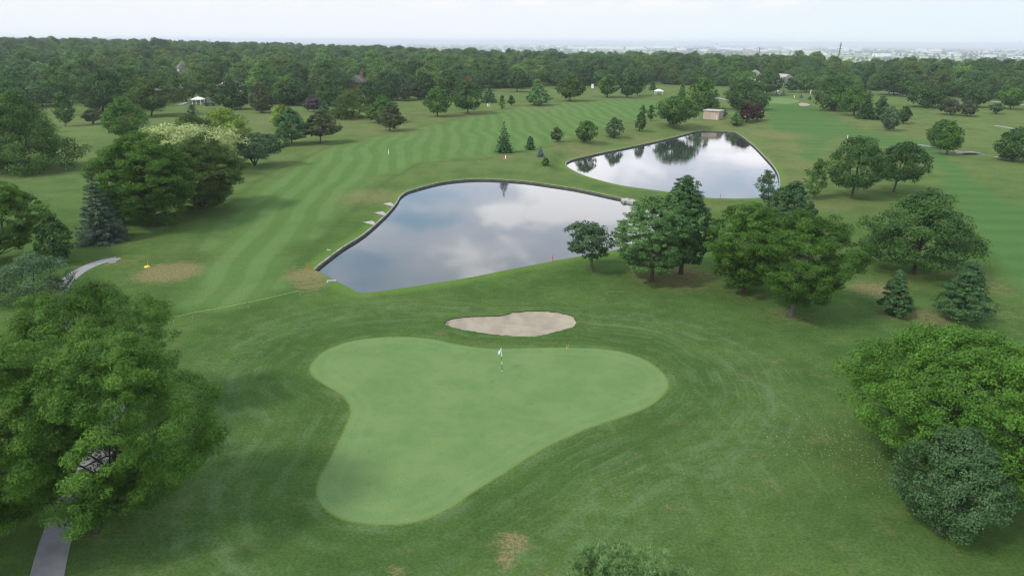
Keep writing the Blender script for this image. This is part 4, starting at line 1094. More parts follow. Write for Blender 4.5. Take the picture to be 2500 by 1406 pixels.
# rope barrier
def rope():
    pp = [at(*q) for q in [(424,788),(470,777),(606,751),(733,721)]]
    b = pp[0]; t = empty('rope_barrier', b)
    for p in pp:
        q = p - b; MB().tube([q, q + np.array([0, 0, .62])], .022, 6).build('post', MAT['metal'], t)
    pts_ = []
    for a, c in zip(pp[:-1], pp[1:]):
        for s in np.linspace(0, 1, 9)[:-1]: pts_.append(a * (1 - s) + c * s - b + np.array([0, 0, .60 - .03 * math.sin(math.pi * s)]))
    pts_.append(pp[-1] - b + np.array([0, 0, .60]))
    MB().tube(pts_, .016, 5).build('rope', MAT['ropec'], t)
    tag(t, 'pale green rope strung on thin posts left of the near pond', 'rope barrier')
rope()

# three flared concrete chutes into the near pond
for i, (x, y, lab) in enumerate([(950, 500, 'uppermost of the three flared concrete chutes on the near pond bank'), (930, 522, 'middle of the three flared concrete chutes on the near pond bank'), (904, 545, 'lowest of the three flared concrete chutes on the near pond bank')]):
    a = at(x - 7, y - 3); c = at(x + 11, y + 5)
    dirv = unit((c - a)[:2]); nv = np.array([-dirv[1], dirv[0]]); Lc = np.linalg.norm((c - a)[:2])
    mb = MB()
    poly = [nv * .72, -nv * .72, dirv * Lc * .45 - nv * .55, dirv * Lc - nv * .14, dirv * Lc + nv * .14, dirv * Lc * .45 + nv * .55]
    mb.prism([tuple(p) for p in poly], -.10, .09)
    t = empty('drain_chute', a); mb.build('slab', MAT['stone'], t)
    for sg in (-1, 1):
        p = [dirv * -.02 + nv * sg * .74, dirv * Lc * .45 + nv * sg * .57, dirv * Lc + nv * sg * .16]
        MB().tube([(*q, .11) for q in p], .05, 5).build('curb', MAT['stone'], t)
    tag(t, lab, 'drain', 'drain chutes beside the near pond')

def slab_thing(name, quads, label, cat, mat='stone', z0=-.3, z1=.10):
    c0 = at(*quads[0][0]); t = empty(name, (c0[0], c0[1], 0))
    for q in quads:
        P = [at(*p)[:2] - c0[:2] for p in q]
        ar = sum(P[i][0] * P[(i+1) % len(P)][1] - P[(i+1) % len(P)][0] * P[i][1] for i in range(len(P)))
        if ar < 0: P = P[::-1]
        mb = MB(); mb.prism([tuple(p) for p in P], z0, z1)
        o = mb.build('slab', MAT[mat], t)
        bv = o.modifiers.new('b', 'BEVEL'); bv.width = .04; bv.segments = 2
    tag(t, label, cat)
slab_thing('stone_landing', [[(1516,487),(1533,485),(1541,489),(1523,493)], [(1528,491.5),(1542,487),(1553,491),(1545,495)]], 'two pale stone slabs jutting into the near pond at its upper right', 'landing', z0=-.5, z1=.14)
slab_thing('drain_outlet', [[(797,688),(800,685),(803,686),(801,692)], [(801,685.5),(820,685),(821,687),(802,688)]], 'small L-shaped concrete outlet at the left tip of the near pond', 'drain', z1=.12)
slab_thing('loose_board', [[(798,609),(808,611),(807,612.5),(797,610.5)]], 'short pale board on the bank left of the near pond', 'board', z0=-.02, z1=.07)
slab_thing('pump_cover', [[(1701,294),(1709,294),(1709,297),(1701,297)]], 'pale slab beside the fan-shaped maple and the tan shed', 'slab', z0=-.05, z1=.25)
slab_thing('broken_pavement', [[(272,634),(290,629.5),(297,632),(280,638)], [(262,641),(280,638.5),(286,641),(268,643)]], 'broken pale pavement pieces at the end of the concrete path', 'pavement', 'pathc', -.05, .05)

# tan shed
def shed():
    a = at(1716, 291); b = at(1754, 294)
    w = np.linalg.norm((b - a)[:2]); ang = math.atan2(b[1] - a[1], b[0] - a[0]); dpt = 5.0
    hgt = 2.9
    t = empty('shed', a, ang - .0)
    MB().box(0, w, 0, dpt, -.2, hgt).build('wall', MAT['tan'], t)
    rf = MB(); rf.box(-.25, w + .25, -.3, dpt + .3, hgt, hgt + .22); rf.build('roof', MAT['tanroof'], t)
    MB().box(.8 + w * .36, .8 + w * .36 + 2.6, -.05, .0, .02, 2.3).build('door', MAT['tandoor'], t)
    MB().box(w * .55, w * .55 + .5, dpt * .4, dpt * .4 + .5, hgt + .22, hgt + .55).build('vent', MAT['tanroof'], t)
    MB().box(w * .86, w * .86 + .12, -.08, -.0, .1, 1.5).build('downpipe', MAT['white'], t)
    tag(t, 'small tan block shed with a flat pale roof beyond the far pond', 'shed')
shed()

def canopy(px, py, wpx, label, hp):
    b = at(px, py); w = wpx / FPX * depth(b); t = empty('canopy_shelter', b); s = w / 2
    mb = MB(); ov = s * 1.0; zt = hp; zr = hp + w * .22
    vs = [(-ov, -ov, zt), (ov, -ov, zt), (ov, ov, zt), (-ov, ov, zt), (0, 0, zr), (-ov, -ov, zt - .22), (ov, -ov, zt - .22), (ov, ov, zt - .22), (-ov, ov, zt - .22)]
    mb.add(vs, [(0, 1, 4), (1, 2, 4), (2, 3, 4), (3, 0, 4), (0, 5, 6, 1), (1, 6, 7, 2), (2, 7, 8, 3), (3, 8, 5, 0), (8, 7, 6, 5)])
    mb.build('roof', MAT['canvas'], t)
    for sx in (-1, 1):
        for sy in (-1, 1):
            MB().box(sx * s * .82 - .09, sx * s * .82 + .09, sy * s * .82 - .09, sy * s * .82 + .09, -.1, zt - .22).build('leg', MAT['white'], t)
    MB().box(-s * .4, s * .4, -.3, .3, .65, .72).build('table', MAT['stone'], t)
    tag(t, label, 'canopy')
canopy(485, 256, 25, 'white pyramid canopy on posts beside the dark parked cart', 2.3)
canopy(1608, 232, 20, 'white pyramid canopy on posts far off beyond the fan-shaped maple', 2.0)

def cart(px, py, label):
    b = at(px, py); t = empty('golf_cart', b, .15); s = 1.55
    body = MB()
    prof = [(-1.25, .35), (-1.25, .85), (-.55, .95), (-.2, .62), (.5, .62), (.62, .95), (1.25, .75), (1.3, .35)]
    n = len(prof)
    for sgn in (1,):
        vs = [(x * s, -.62 * s, z * s) for x, z in prof] + [(x * s, .62 * s, z * s) for x, z in prof]
        body.add(vs, [list(range(n)), list(reversed(range(n, 2*n)))] + [(i, n + i, n + (i+1) % n, (i+1) % n) for i in range(n)])
    body.build('body', MAT['black'], t)
    MB().box(-.95*s, .75*s, -.62*s, .62*s, 1.78*s, 1.86*s).build('roof', MAT['black'], t)
    for x in (-.85, .66):
        for y in (-.58, .54):
            MB().box(x*s, (x+.05)*s, y*s, (y+.05)*s, .7*s, 1.78*s).build('roof_post', MAT['black'], t)
    MB().box(-.5*s, .0, -.5*s, .5*s, .62*s, .80*s).build('seat', MAT['darkglass'], t)
    for x in (-.85, .85):
        for y in (-.66, .54):
            w = MB().tube([(x*s, y*s, .24*s), (x*s, (y + .14)*s, .24*s)], .24*s, 14).build('wheel', MAT['rubber'], t)
            MB().tube([(x*s, (y-.01)*s, .24*s), (x*s, (y + .15)*s, .24*s)], .11*s, 10).build('rim', MAT['metal'], w)
    tag(t, label, 'cart')
cart(513, 259, 'dark cart parked on the grass right of the white canopy')

# culvert under the thin path
def culvert():
    b = at(2374, 379); t = empty('culvert', b, -.12)
    mb = MB(); 
    # raised concrete lip; the mouth's shade is filled in with black faces
    arc = [(x, 0.62 * math.cos(x / 3.4 * 1.45) + .10) for x in np.linspace(-3.2, 3.2, 13)]
    n = len(arc)
    vs = [(x, .4, z) for x, z in arc] + [(x, 2.1, z * .9) for x, z in arc] + [(x, .4, z - .22) for x, z in arc] + [(x, 2.1, z * .9 - .22) for x, z in arc]
    fs = []
    for i in range(n - 1): fs += [(i, i+1, n+i+1, n+i), (i, 2*n+i, 2*n+i+1, i+1), (n+i, n+i+1, 3*n+i+1, 3*n+i), (2*n+i, 3*n+i, 3*n+i+1, 2*n+i+1)]
    fs += [(0, n, 3*n, 2*n), (n-1, 3*n-1, 4*n-1, 2*n-1)]
    mb.add(vs, fs); mb.build('deck', MAT['concrete'], t)
    m2 = MB(); vs = [(x, .42, z - .22) for x, z in arc] + [(x, .42, -.12) for x, z in arc] + [(x, .9, -.12) for x, z in arc] + [(x, .9, z - .24) for x, z in arc]
    m2.add(vs, [(i, n+i, n+i+1, i+1) for i in range(n-1)] + [(3*n+i, 3*n+i+1, 2*n+i+1, 2*n+i) for i in range(n-1)])
    m2.build('mouth_shade', MAT['black'], t)
    tag(t, 'low concrete culvert bridge with a dark mouth on the thin path at the right', 'culvert')
culvert()

# far houses among the trees
def top_at(px, py, h):
    """ground point under a thing of height h whose top is seen at the pixel, at the given distance"""
    d = ray(px, py); 
    lo = None
    z = h
    for _ in range(60):
        t = (z - CAMZ) / d[2]; p = CP + d * t
        if t < 0 or t > 5e4: return None
        z = z * .5 + .5 * (float(terrain(p[0], p[1])) + h)
    return np.array([p[0], p[1], float(terrain(p[0], p[1]))])

def at_dist(px, dist):
    """ground point in the direction of a picture column at a distance"""
    lo, hi = 0, 1406
    d = ray(px, 110); a = math.atan2(d[0], d[1]); x, y = math.sin(a) * dist, math.cos(a) * dist
    return np.array([x, y, float(terrain(x, y))])

house_windows = []
def house(px, dist, w, dpt, hw, hr, wall, roof, label, rz=0.0, hip=False, chimney=False, gable_front=False):
    b = at_dist(px, dist); t = empty('house', b, rz)
    MB().box(-w/2, w/2, -dpt/2, dpt/2, -1, hw).build('wall', MAT[wall], t)
    mb = MB(); ov = .5; i = dpt / 2 if hip else 0
    X, Y = w/2 + ov, dpt/2 + ov
    if gable_front:
        vs = [(-X, -Y, hw), (X, -Y, hw), (X, Y, hw), (-X, Y, hw), (0, -Y, hw + hr), (0, Y, hw + hr)]
        fs = [(0, 4, 5, 3), (1, 2, 5, 4), (0, 1, 4), (2, 3, 5), (0, 3, 2, 1)]
    else:
        vs = [(-X, -Y, hw), (X, -Y, hw), (X, Y, hw), (-X, Y, hw), (-X + i, 0, hw + hr), (X - i, 0, hw + hr)]
        fs = [(0, 1, 5, 4), (2, 3, 4, 5), (1, 2, 5), (3, 0, 4), (0, 3, 2, 1)]
    mb.add(vs, fs); rf = mb.build('roof', MAT[roof], t)
    if chimney: MB().box(w*.22, w*.22 + 1.0, -.4, .6, hw, hw + hr + 1.3).build('chimney', MAT['brick'], rf)
    for k in range(max(2, int(w / 3.4))):
        x = -w/2 + 1.2 + k * (w - 2.4) / max(1, int(w / 3.4) - 1 if int(w/3.4) > 1 else 1)
        if abs(x) > w/2 - .6: continue
        for zz in ([.9] if hw < 4.5 else [.9, 3.7]):
            f = MB().box(x - .55, x + .55, -dpt/2 - .06, -dpt/2, zz, zz + 1.35).build('window', MAT['white'], t)
            MB().box(x - .46, x + .46, -dpt/2 - .075, -dpt/2 - .06, zz + .09, zz + 1.26).build('pane', MAT['darkglass'], f)
    tag(t, label, 'house')
    tp = proj(b + np.array([0, 0, hw + hr])); bt = proj(b + np.array([0, 0, hw * 1.0])); s = FPX / depth(b)
    house_windows.append((tp[0] - w/2*s*.85, tp[0] + w/2*s*.85, tp[1], bt[1], dist))
house(33, 395, 13, 10, 3.0, 2.8, 'cream', 'roofg', 'pale house with a dark grey hip roof, leftmost among the trees', .15, hip=True)
house(62, 400, 11, 9, 3.0, 2.5, 'cream', 'roofl', 'house with a pale roof next to the leftmost dark-roofed one', -.1, hip=True)
house(390, 372, 16, 9, 2.8, 2.2, 'brickp', 'roofg', 'pinkish brick house behind the brownish olive tree', .05)
house(552, 400, 12, 10, 3.2, 2.6, 'cream', 'roofl', 'house with a pale grey hip roof far behind the dark round tree', .1, hip=True)
house(866, 372, 8.5, 10, 5.4, 3.2, 'brick', 'roofg', 'red brick two-storey house behind the belt of trees left of centre', .0, chimney=True, gable_front=True)
b_ = at_dist(1451, 420); house_windows.append((1447, 1456, 190, 204, 420)); t_ = empty('utility_cabin', b_)
MB().box(-.65, .65, -.6, .6, 0, 2.2).build('wall', MAT['white'], t_)
MB().box(-.75, .75, -.7, .7, 2.2, 2.36).build('roof', MAT['canvas'], t_)
tag(t_, 'small upright white cabin glimpsed left of the light green round tree', 'cabin')
house(2183-260, 470, 10, 9, 4.6, 3.0, 'cream', 'roofl', 'pale-roofed house in the belt of trees above the far putting green', .3, gable_front=True)
house(438, 520, 6.5, 6.5, 6.2, 4.5, 'cream', 'roofg', 'house with a steep grey pointed roof showing above the trees', .6, hip=True)
house(1850, 520, 10, 9, 5.0, 3.0, 'cream', 'roofl', 'pale-roofed house deep in the belt of trees above the yellow-green tree', -.4, gable_front=True)
# ------------------------------------------------------------------ belt of trees beyond the course
PROTO = []
def protos():
    specs = [('maple', 'forestd', 14, 17), ('maple', 'forestm', 15, 16), ('dense', 'forestd', 13, 15), ('maple', 'foresto', 14, 17),
             ('oval', 'forestm', 15, 12), ('maple', 'forestb', 13, 14), ('vase', 'forestd', 15, 19), ('maple', 'forestd', 12, 15), ('pinec', 'forestd', 14, 10)]
    labs = ['dark green', 'mid green', 'dark green', 'olive green', 'mid green', 'light green', 'dark green', 'dark green', 'dark green']
    for i, (k, m_, H, W) in enumerate(specs):
        rs = np.random.RandomState(900 + i); K = dict(KIND[k]); K['cb'] = .02; K['rc'] = max(K['rc'], .08); K['gap'] = .0; K['A'] = .22
        ls = .62
        P, Nn, L, tint, C, Rl = lobed(rs, H, W, K, ls, .75, 6.0, 0)
        me = leaf_mesh('woodland_tree', P, Nn, L, .75, tint, LEAF[m_], rs)
        # trunk in the same mesh
        PROTO.append((me, labs[i], H, W))
protos()

def frontline(px):
    """picture row where the lawn ends and the unbroken belt begins"""
    xs = [-400, 0, 60, 130, 200, 400, 520, 620, 760, 900, 1000, 1120, 1240, 1400, 1600, 1800, 1900, 2020, 2150, 2300, 2380, 2500, 2900]
    ys = [262, 258, 255, 246, 244, 244, 236, 250, 262, 262, 236, 230, 221, 214, 208, 214, 222, 222, 226, 240, 243, 238, 240]
    return np.interp(px, xs, ys)

rs = np.random.RandomState(77)
cand = []
y = 200.0
row = 0
while y < 1650:
    sp = 14.0 if y < 700 else 15.0
    half = y * .82
    xs_ = np.arange(-half, half, sp) + (row % 2) * sp / 2
    for x in xs_:
        cand.append((x + rs.uniform(-4, 4), y + rs.uniform(-4, 4)))
    y += sp * .9; row += 1
cand = np.array(cand)
rC = np.hypot(cand[:, 0], cand[:, 1]); az = np.degrees(np.arctan2(cand[:, 0], cand[:, 1]))
left = 1 - sstep(az, -36, 6)
edge = 900 - 230 * sstep(az, 5, 28) + 500 * left
ok = rC < edge + 40 * np.sin(az * .9)
cand = cand[ok]
keepc = []
for x, y in cand:
    z = float(terrain(x, y)); p = np.array([x, y, z]); px, py = proj(p)
    if py > frontline(px) : continue
    if px < -160 or px > 2660: continue
    sc_ = rs.uniform(.60, 1.18) * (1.12 if rs.uniform() < .12 else 1)
    dist = math.hypot(x, y)
    Wp = 7.5 * sc_ * FPX / dist; ty = proj(p + np.array([0, 0, 13 * sc_]))[1]
    bad = False
    for (a, b_, t0, t1, hd) in house_windows:
        if abs(dist - hd) < 11 and a - 8 < px < b_ + 8: bad = True
        if dist < hd and px + Wp > a and px - Wp < b_ and ty < t1: bad = True
        if bad: break
    if bad: continue
    keepc.append((x, y, z, sc_, rs.uniform(0, 6.283), dist, px))
keepc.sort(key=lambda q: q[5])
N_SINGLE = 180
singles = keepc[:0]; rest = []
cnt = 0
seen_cols = []
wts = np.array([.15, .17, .10, .12, .13, .11, .10, .09, .03]); wts /= wts.sum()
far_pts = []
tag_done = set()
for q in keepc:
    k = int(rs.choice(len(PROTO), p=wts))
    if cnt < N_SINGLE and -60 < q[6] < 2560:
        o = bpy.data.objects.new('woodland_tree', PROTO[k][0]); COL.objects.link(o)
        o.location = (q[0], q[1], q[2] - .2); o.rotation_euler[2] = q[4]; s = q[3]
        o.scale = (s * rs.uniform(.9, 1.15), s * rs.uniform(.9, 1.15), s)
        tag(o, PROTO[k][1] + ' leafy tree at the front of the belt beyond the golf course', 'tree', PROTO[k][1] + ' trees at the front of the belt beyond the course')
        cnt += 1
        if k not in tag_done: tag_done.add(k); PROTO[k] = PROTO[k] + (o,)
    else: far_pts.append((q[0], q[1], q[2] - .2, q[3], q[4], k))
print('forest', len(keepc), 'single', cnt, 'rest', len(far_pts))
for i in range(len(PROTO)):
    assert len(PROTO[i]) == 5, i

def scatter(name, P, S, Rz, K, protos_):
    me = bpy.data.meshes.new(name); me.vertices.add(len(P)); me.vertices.foreach_set('co', np.asarray(P, np.float32).ravel())
    for nm, typ, arr in (('scl', 'FLOAT', S), ('rotz', 'FLOAT', Rz), ('pick', 'INT', K)):
        a = me.attributes.new(nm, typ, 'POINT'); a.data.foreach_set('value', np.asarray(arr, np.float32 if typ == 'FLOAT' else np.int32))
    o = link(name, me)
    ng = bpy.data.node_groups.new(name, 'GeometryNodeTree')
    ng.interface.new_socket('Geometry', in_out='INPUT', socket_type='NodeSocketGeometry')
    ng.interface.new_socket('Geometry', in_out='OUTPUT', socket_type='NodeSocketGeometry')
    gi = ng.nodes.new('NodeGroupInput'); go = ng.nodes.new('NodeGroupOutput')
    iop = ng.nodes.new('GeometryNodeInstanceOnPoints'); iop.inputs['Pick Instance'].default_value = True
    jn = ng.nodes.new('GeometryNodeJoinGeometry')
    for pr in reversed(protos_):
        oi = ng.nodes.new('GeometryNodeObjectInfo'); oi.transform_space = 'ORIGINAL'; oi.inputs['Object'].default_value = pr; oi.inputs['As Instance'].default_value = True
        ng.links.new(oi.outputs['Geometry'], jn.inputs[0])
    def at_(nm, typ):
        n = ng.nodes.new('GeometryNodeInputNamedAttribute'); n.data_type = typ; n.inputs['Name'].default_value = nm; return n.outputs['Attribute']
    ng.links.new(gi.outputs[0], iop.inputs['Points']); ng.links.new(jn.outputs[0], iop.inputs['Instance'])
    ng.links.new(at_('pick', 'INT'), iop.inputs['Instance Index'])
    cx = ng.nodes.new('ShaderNodeCombineXYZ'); ng.links.new(at_('rotz', 'FLOAT'), cx.inputs[2]); ng.links.new(cx.outputs[0], iop.inputs['Rotation'])
    ng.links.new(at_('scl', 'FLOAT'), iop.inputs['Scale']); ng.links.new(iop.outputs[0], go.inputs[0])
    md = o.modifiers.new('scatter', 'NODES'); md.node_group = ng
    tag(o, kind='stuff')
    return o
fp = np.array(far_pts)
scatter('woodland', fp[:, :3], fp[:, 3], fp[:, 4], fp[:, 5].astype(int), [p[4] for p in PROTO])

WARE = [(1395,117,14,2.2),(1418,118,20,2),(1445,117,26,3),(1475,118.5,30,3.2),(1508,119,28,3.4),(1540,119.5,22,3.6),(1560,118,26,3),(1590,116,18,4),(1610,117,20,3),(1632,118,14,3),
        (1665,121,22,2),(1720,124,18,2),(1768,120,34,2.6),(1802,121.5,24,2.4),(1830,119,18,2),(1925,119,18,3),(1945,121,22,3),(1968,117,20,2.2),(2062,122,22,3.6),(2092,123.5,18,3),(2035,119,20,2.4),
        (2150,138,18,4),(2168,136,14,3),(2252,123.5,20,2.8),(2288,124.5,24,2.8),(2205,135,9,2.6),(2425,139,18,3),(2475,144,14,2.5),(2498,143,10,3),(1260,113,14,2),(1300,114,18,2),(1335,113,12,2),
        (1220,111,10,1.6),(1365,115,12,2),(1650,112,16,1.6),(2120,113,16,1.2),(2360,112,10,1.4),(2428,115,8,1.6),(1866,125,16,2),(1890,122,22,2),(2005,130,24,1.6),(2330,130,18,1.2),(985,110,12,1.6),(1060,110,16,1.6),(1130,110,10,1.6),(900,107.5,10,1.6)]
_r2 = np.random.RandomState(8); TOWN = []
for k in range(110):
    x = _r2.uniform(1180, 2500); y = _r2.uniform(110, 131) + (x - 1250) * .006
    if x < 1900 and y > 126: continue
    TOWN.append((x, y, _r2.uniform(3, 8), _r2.uniform(1.2, 2.2)))
FARB = [(x, y + 1, w, h) for x, y, w, h in WARE] + TOWN
# woods in the valley far behind
n = 7000; vp = []
ph = rs.uniform(0, 6.28, 8)
def dens(x, y):
    return .5 + .28 * math.sin(x * .0041 + ph[0] + .0011 * y) * math.sin(y * .0023 + ph[1]) + .22 * math.sin(x * .0113 + ph[2]) * math.sin(y * .0061 + ph[3]) + .15 * math.sin(x * .027 + y * .012 + ph[4])
while len(vp) < n:
    u = rs.uniform(0, 1); dist = 1150 * (14000 / 1150) ** (u ** .8); a = rs.uniform(-41, 41)
    x, y = math.sin(R(a)) * dist, math.cos(R(a)) * dist
    l_ = 1 - float(sstep(a, -36, 6)); e_ = 900 - 230 * float(sstep(a, 5, 28)) + 500 * l_
    if dist < e_ + 60: continue
    if dens(x, y) < .42 + .12 * float(sstep(dist, 2500, 5000)) * rs.uniform(0, 2): continue
    s = rs.uniform(.7, 1.1) * (1 + .3 * float(sstep(dist, 2000, 8000)))
    zt_ = float(terrain(x, y)); px_, pt_ = proj((x, y, zt_ + 14 * s)); pb_ = proj((x, y, zt_))[1]
    if any(bx - bw * .55 < px_ < bx + bw * .55 and pt_ < by + .3 and pb_ > by - bh for bx, by, bw, bh in FARB): continue
    vp.append((x, y, float(terrain(x, y)) - .3, s, rs.uniform(0, 6.28), int(rs.choice(len(PROTO), p=wts))))
vp = np.array(vp)
scatter('valley_woods', vp[:, :3], vp[:, 3], vp[:, 4], vp[:, 5].astype(int), [p[4] for p in PROTO])

# ------------------------------------------------------------------ far town
def pbox(px, py, wpx, hpx, name, label, cat, wall, roof, dep_m, group=None, dist=None):
    """a far building: its foot is seen at (px,py)"""
    b = at(px, py) if dist is None else at_dist(px, dist); s = depth(b) / FPX; w = wpx * s; h = hpx * s * 1.6
    t = empty(name, b, rs.uniform(-.05, .05))
    MB().box(-w/2, w/2, 0, dep_m, -2, h).build('wall', MAT[wall], t)
    mb = MB(); mb.box(-w/2 - 1, w/2 + 1, -1, dep_m + 1, h, h + max(.6, h * .08)); mb.build('roof', MAT[roof], t)
    tag(t, label, cat, group)
    return t
for (x, y, w, h) in WARE:
    pbox(x, y + 1.0, w, h, 'warehouse', 'long white building in the hazy town on the horizon', 'building', 'farwhite', 'farroof', 60, 'white buildings of the far town')
for k, (x, y, w_, h_) in enumerate(TOWN):
    pbox(x, y, w_, h_, 'town_house', 'small pale house scattered in the hazy far town', 'house', 'farwhite', ['farroof', 'farroof', 'roofl'][k % 3], 20, 'small houses of the far town')
for x, y, w, h in [(1822,135,14,5),(1840,136,16,6),(1854,135,8,4)]:
    pbox(x, y, w, h, 'brick_block', 'reddish brick block beyond the belt of trees beside the thin mast', 'building', 'brickp', 'roofl', 20, 'reddish blocks beyond the trees')
pbox(249, 107, 36, 7, 'long_building', 'long cream building above the trees at the far left, left of its taller neighbour', 'building', 'cream', 'farroof', 25, dist=1500)
pbox(275, 106, 24, 5, 'long_building', 'shorter cream building with a reddish wall above the trees at the far left', 'building', 'brickp', 'farroof', 25, dist=1480)

def tower(px, dist, ytop, wpx, mat, label, cap=False):
    b = at_dist(px, dist); d = ray(px, ytop); t_ = b[1] / d[1]; h = CAMZ + t_ * d[2] - b[2]; w = wpx / FPX * depth(b)
    t = empty('silo_tower', b)
    MB().tube([(0, 0, -2), (0, 0, h * .86)], w / 2, 14).build('shaft', MAT[mat], t)
    mb = MB(); mb.tube([(0, 0, h * .86), (0, 0, h * .93), (0, 0, h)], [w * .5, w * .38, w * .06], 14); mb.build('dome', MAT[mat], t)
    MB().box(w * .5, w * 1.5, -w*.4, w*.4, -2, h * .55).build('annex', MAT[mat], t)
    tag(t, label, 'tower')
tower(513, 5200, 91.5, 5, 'farwhite', 'white tower on the horizon, leftmost and tallest')
tower(600, 5600, 97, 6, 'farwhite', 'low white domed tower on the horizon right of the tallest one')
tower(722, 6000, 95, 4, 'farwhite', 'slim pale tower on the horizon left of centre')
tower(733, 6000, 99.5, 4, 'farwhite', 'shorter white tower just right of the slim pale one')
tower(1433, 7000, 107, 3, 'farwhite', 'small white tower in front of the far warehouses')
tower(1749, 9000, 103, 6, 'farwhite', 'white dome on the horizon right of centre')

def lattice(px, dist, ytop, wpx, label, lean=0.0):
    b = at_dist(px, dist); d = ray(px, ytop); t_ = b[1] / d[1]; h = CAMZ + t_ * d[2] - b[2]; w = wpx / FPX * depth(b) / 2
    t = empty('lattice_mast', b); mb = MB(); L = []
    def leg(i, z):
        a = i * math.pi / 2 + .785; k = 1 - .72 * z / h
        return np.array([math.cos(a) * w * k + lean * z, math.sin(a) * w * k, z])
    for i in range(4): mb.tube([leg(i, 0), leg(i, h)], .14, 5)
    n_ = 12
    for j in range(n_):
        z0, z1 = h * j / n_, h * (j + 1) / n_
        for i in range(4):
            mb.tube([leg(i, z0), leg((i + 1) % 4, z1)], .07, 4, False); mb.tube([leg(i, z1), leg((i + 1) % 4, z1)], .07, 4, False)
    mb.build('frame', MAT['metal'], t)
    for zf, l_ in ((.80, 3.2), (.90, 2.6)):
        MB().box(-l_ + lean * h * zf, l_ + lean * h * zf, -.2, .2, h * zf, h * zf + .35).build('cross_arm', MAT['metal'], t)
    tag(t, label, 'mast')
lattice(2051, 820, 104, 5, 'tall lattice mast above the belt of trees at the right', .03)
lattice(1855, 980, 115, 4, 'shorter thin mast beside the reddish block beyond the trees', .02)

# ------------------------------------------------------------------ fallen leaves by the huge bright tree
def fallen():
    r_ = np.random.RandomState(5); n = 900
    c = at(2150, 1100); c2 = at(2090, 1090)
    P = np.column_stack([r_.normal(c2[0], 2.6, n), r_.normal(c2[1], 2.8, n), np.full(n, .03)])
    Nn = unit(r_.normal(size=(n, 3)) * .3 + np.array([0, 0, 1]))
    me = leaf_mesh('fallen_leaves', P, Nn, r_.uniform(.06, .13, n), .6, r_.uniform(0, 1, n), LEAFLIT, r_)
    tag(link('fallen_leaves', me), kind='stuff')
LEAFLIT = leafmat('fallen_leaf', (.20, .17, .07), (.42, .38, .20))
fallen()
make_setting()
# ------------------------------------------------------------------ air, sky, sun
def haze():
    mb = MB(); mb.box(-16000, 16000, -400, 30500, -54.0, 46.0)
    m_, nt, out = nt_new('haze_air')
    pv = nt.nodes.new('ShaderNodeVolumePrincipled')
    pv.inputs['Color'].default_value = (.90, .95, 1.0, 1); pv.inputs['Density'].default_value = HAZE_D; pv.inputs['Anisotropy'].default_value = 0.0
    nt.links.new(pv.outputs[0], out.inputs['Volume'])
    o = mb.build('haze', m_); tag(o, kind='stuff')
HAZE_D = 0.00012
haze()

SUN = Vector((-.66, -.40, .80)).normalized()       # towards the sun
sl = bpy.data.lights.new('sun', 'SUN'); sl.energy = 2.6; sl.angle = R(10); sl.color = (1.0, .96, .88)
so = bpy.data.objects.new('sun', sl); COL.objects.link(so)
so.rotation_euler = (-SUN).to_track_quat('-Z', 'Y').to_euler(); so.location = (-200, -50, 300)

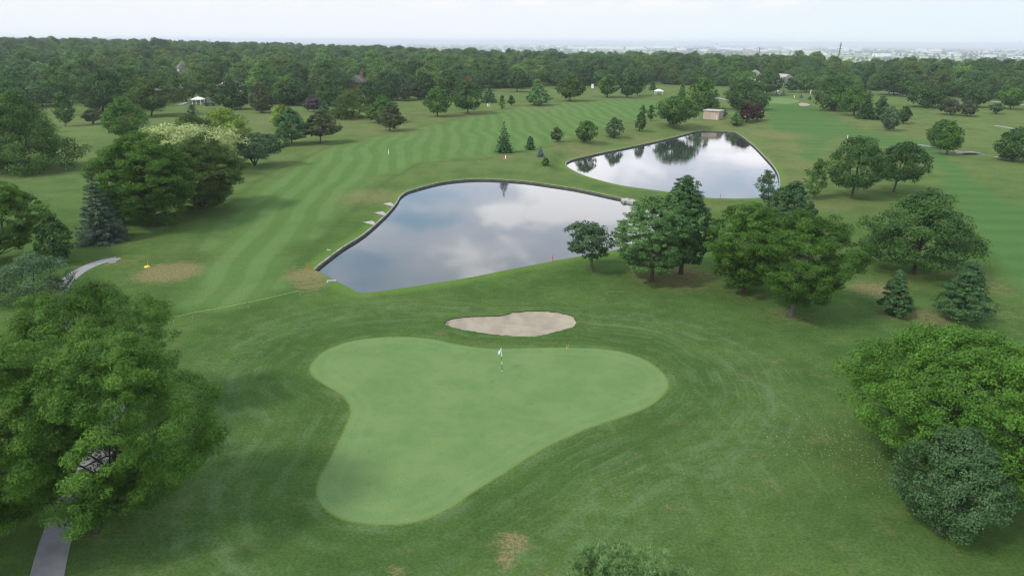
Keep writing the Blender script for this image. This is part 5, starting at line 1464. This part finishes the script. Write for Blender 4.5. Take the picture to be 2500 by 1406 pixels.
w = bpy.data.worlds.new('World'); sc.world = w; w.use_nodes = True
nt = w.node_tree; nt.nodes.clear(); N = NT(nt)
sky = N.n('ShaderNodeTexSky', sky_type='NISHITA'); sky.sun_disc = False
sky.sun_elevation = math.asin(SUN.z); sky.sun_rotation = math.atan2(SUN.x, SUN.y); sky.altitude = 300; sky.air_density = 1.0; sky.dust_density = 1.5; sky.ozone_density = 1.0
g = N.n('ShaderNodeTexCoord').outputs['Generated']
sep = N.n('ShaderNodeSeparateXYZ'); N.l(g, sep.inputs[0])
z = sep.outputs[2]
st = N.vmul(g, (1, 1, 2.2))
n1 = N.noise(st, 4.2, 4, .5, .3)
n2 = N.noise(N.vmul(g, (1, 1, 2.6)), 9.0, 5, .55, .2)
cl = N.math('ADD', N.math('MULTIPLY', n1, .75), N.math('MULTIPLY', n2, .25))
cl = N.math('ADD', cl, N.math('MULTIPLY', N.smooth(z, .24, .15), .045))
cl = N.math('SUBTRACT', cl, N.math('MULTIPLY', N.smooth(z, .35, .6), .08))
SK = 10.0            # background strength is 1/SK
def c_(r, g_, b): return (r * SK, g_ * SK, b * SK)
bluish = N.mix(.82, sky.outputs[0], c_(.70, 1.04, 1.42))
grey = c_(1.15, 1.24, 1.46); white = c_(1.95, 1.92, 2.0)
base = N.mix(N.smooth(cl, .40, .52), bluish, grey)
body = N.mix(N.smooth(cl, .525, .60), base, white)
body = N.mix(N.smooth(z, .38, .62), body, c_(.80, .90, 1.08))
# pale humid air close to the horizon
hz = N.smooth(z, .075, .16)
thin = N.smooth(N.noise(N.vmul(g, (1, 1, 3.0)), 13, 5, .6), .46, .62)
left = N.smooth(sep.outputs[0], -.1, .6)
hor = N.mix(left, c_(.79, .835, .87), c_(.72, .81, .86))
hor = N.mix(N.math('MULTIPLY', thin, N.smooth(z, .03, .06)), hor, c_(.87, .87, .88))
col = N.mix(hz, hor, body)
bg = N.n('ShaderNodeBackground'); N.l(col, bg.inputs[0]); bg.inputs[1].default_value = 1 / SK
wo = N.n('ShaderNodeOutputWorld'); N.l(bg.outputs[0], wo.inputs[0])

sc.view_settings.view_transform = 'Standard'; sc.view_settings.look = 'None'; sc.view_settings.exposure = 0.20; sc.view_settings.gamma = 1
sc.render.engine = 'CYCLES'
cy = sc.cycles
cy.max_bounces = 5; cy.diffuse_bounces = 2; cy.glossy_bounces = 2; cy.transmission_bounces = 2; cy.volume_bounces = 0; cy.transparent_max_bounces = 4
cy.use_denoising = True; cy.denoiser = 'OPENIMAGEDENOISE'; cy.denoising_input_passes = 'RGB_ALBEDO_NORMAL'; cy.denoising_prefilter = 'ACCURATE'
cy.use_adaptive_sampling = True; cy.adaptive_threshold = .008
cy.sample_clamp_indirect = 4

cy.pixel_filter_type = 'BLACKMAN_HARRIS'; cy.filter_width = 1.2
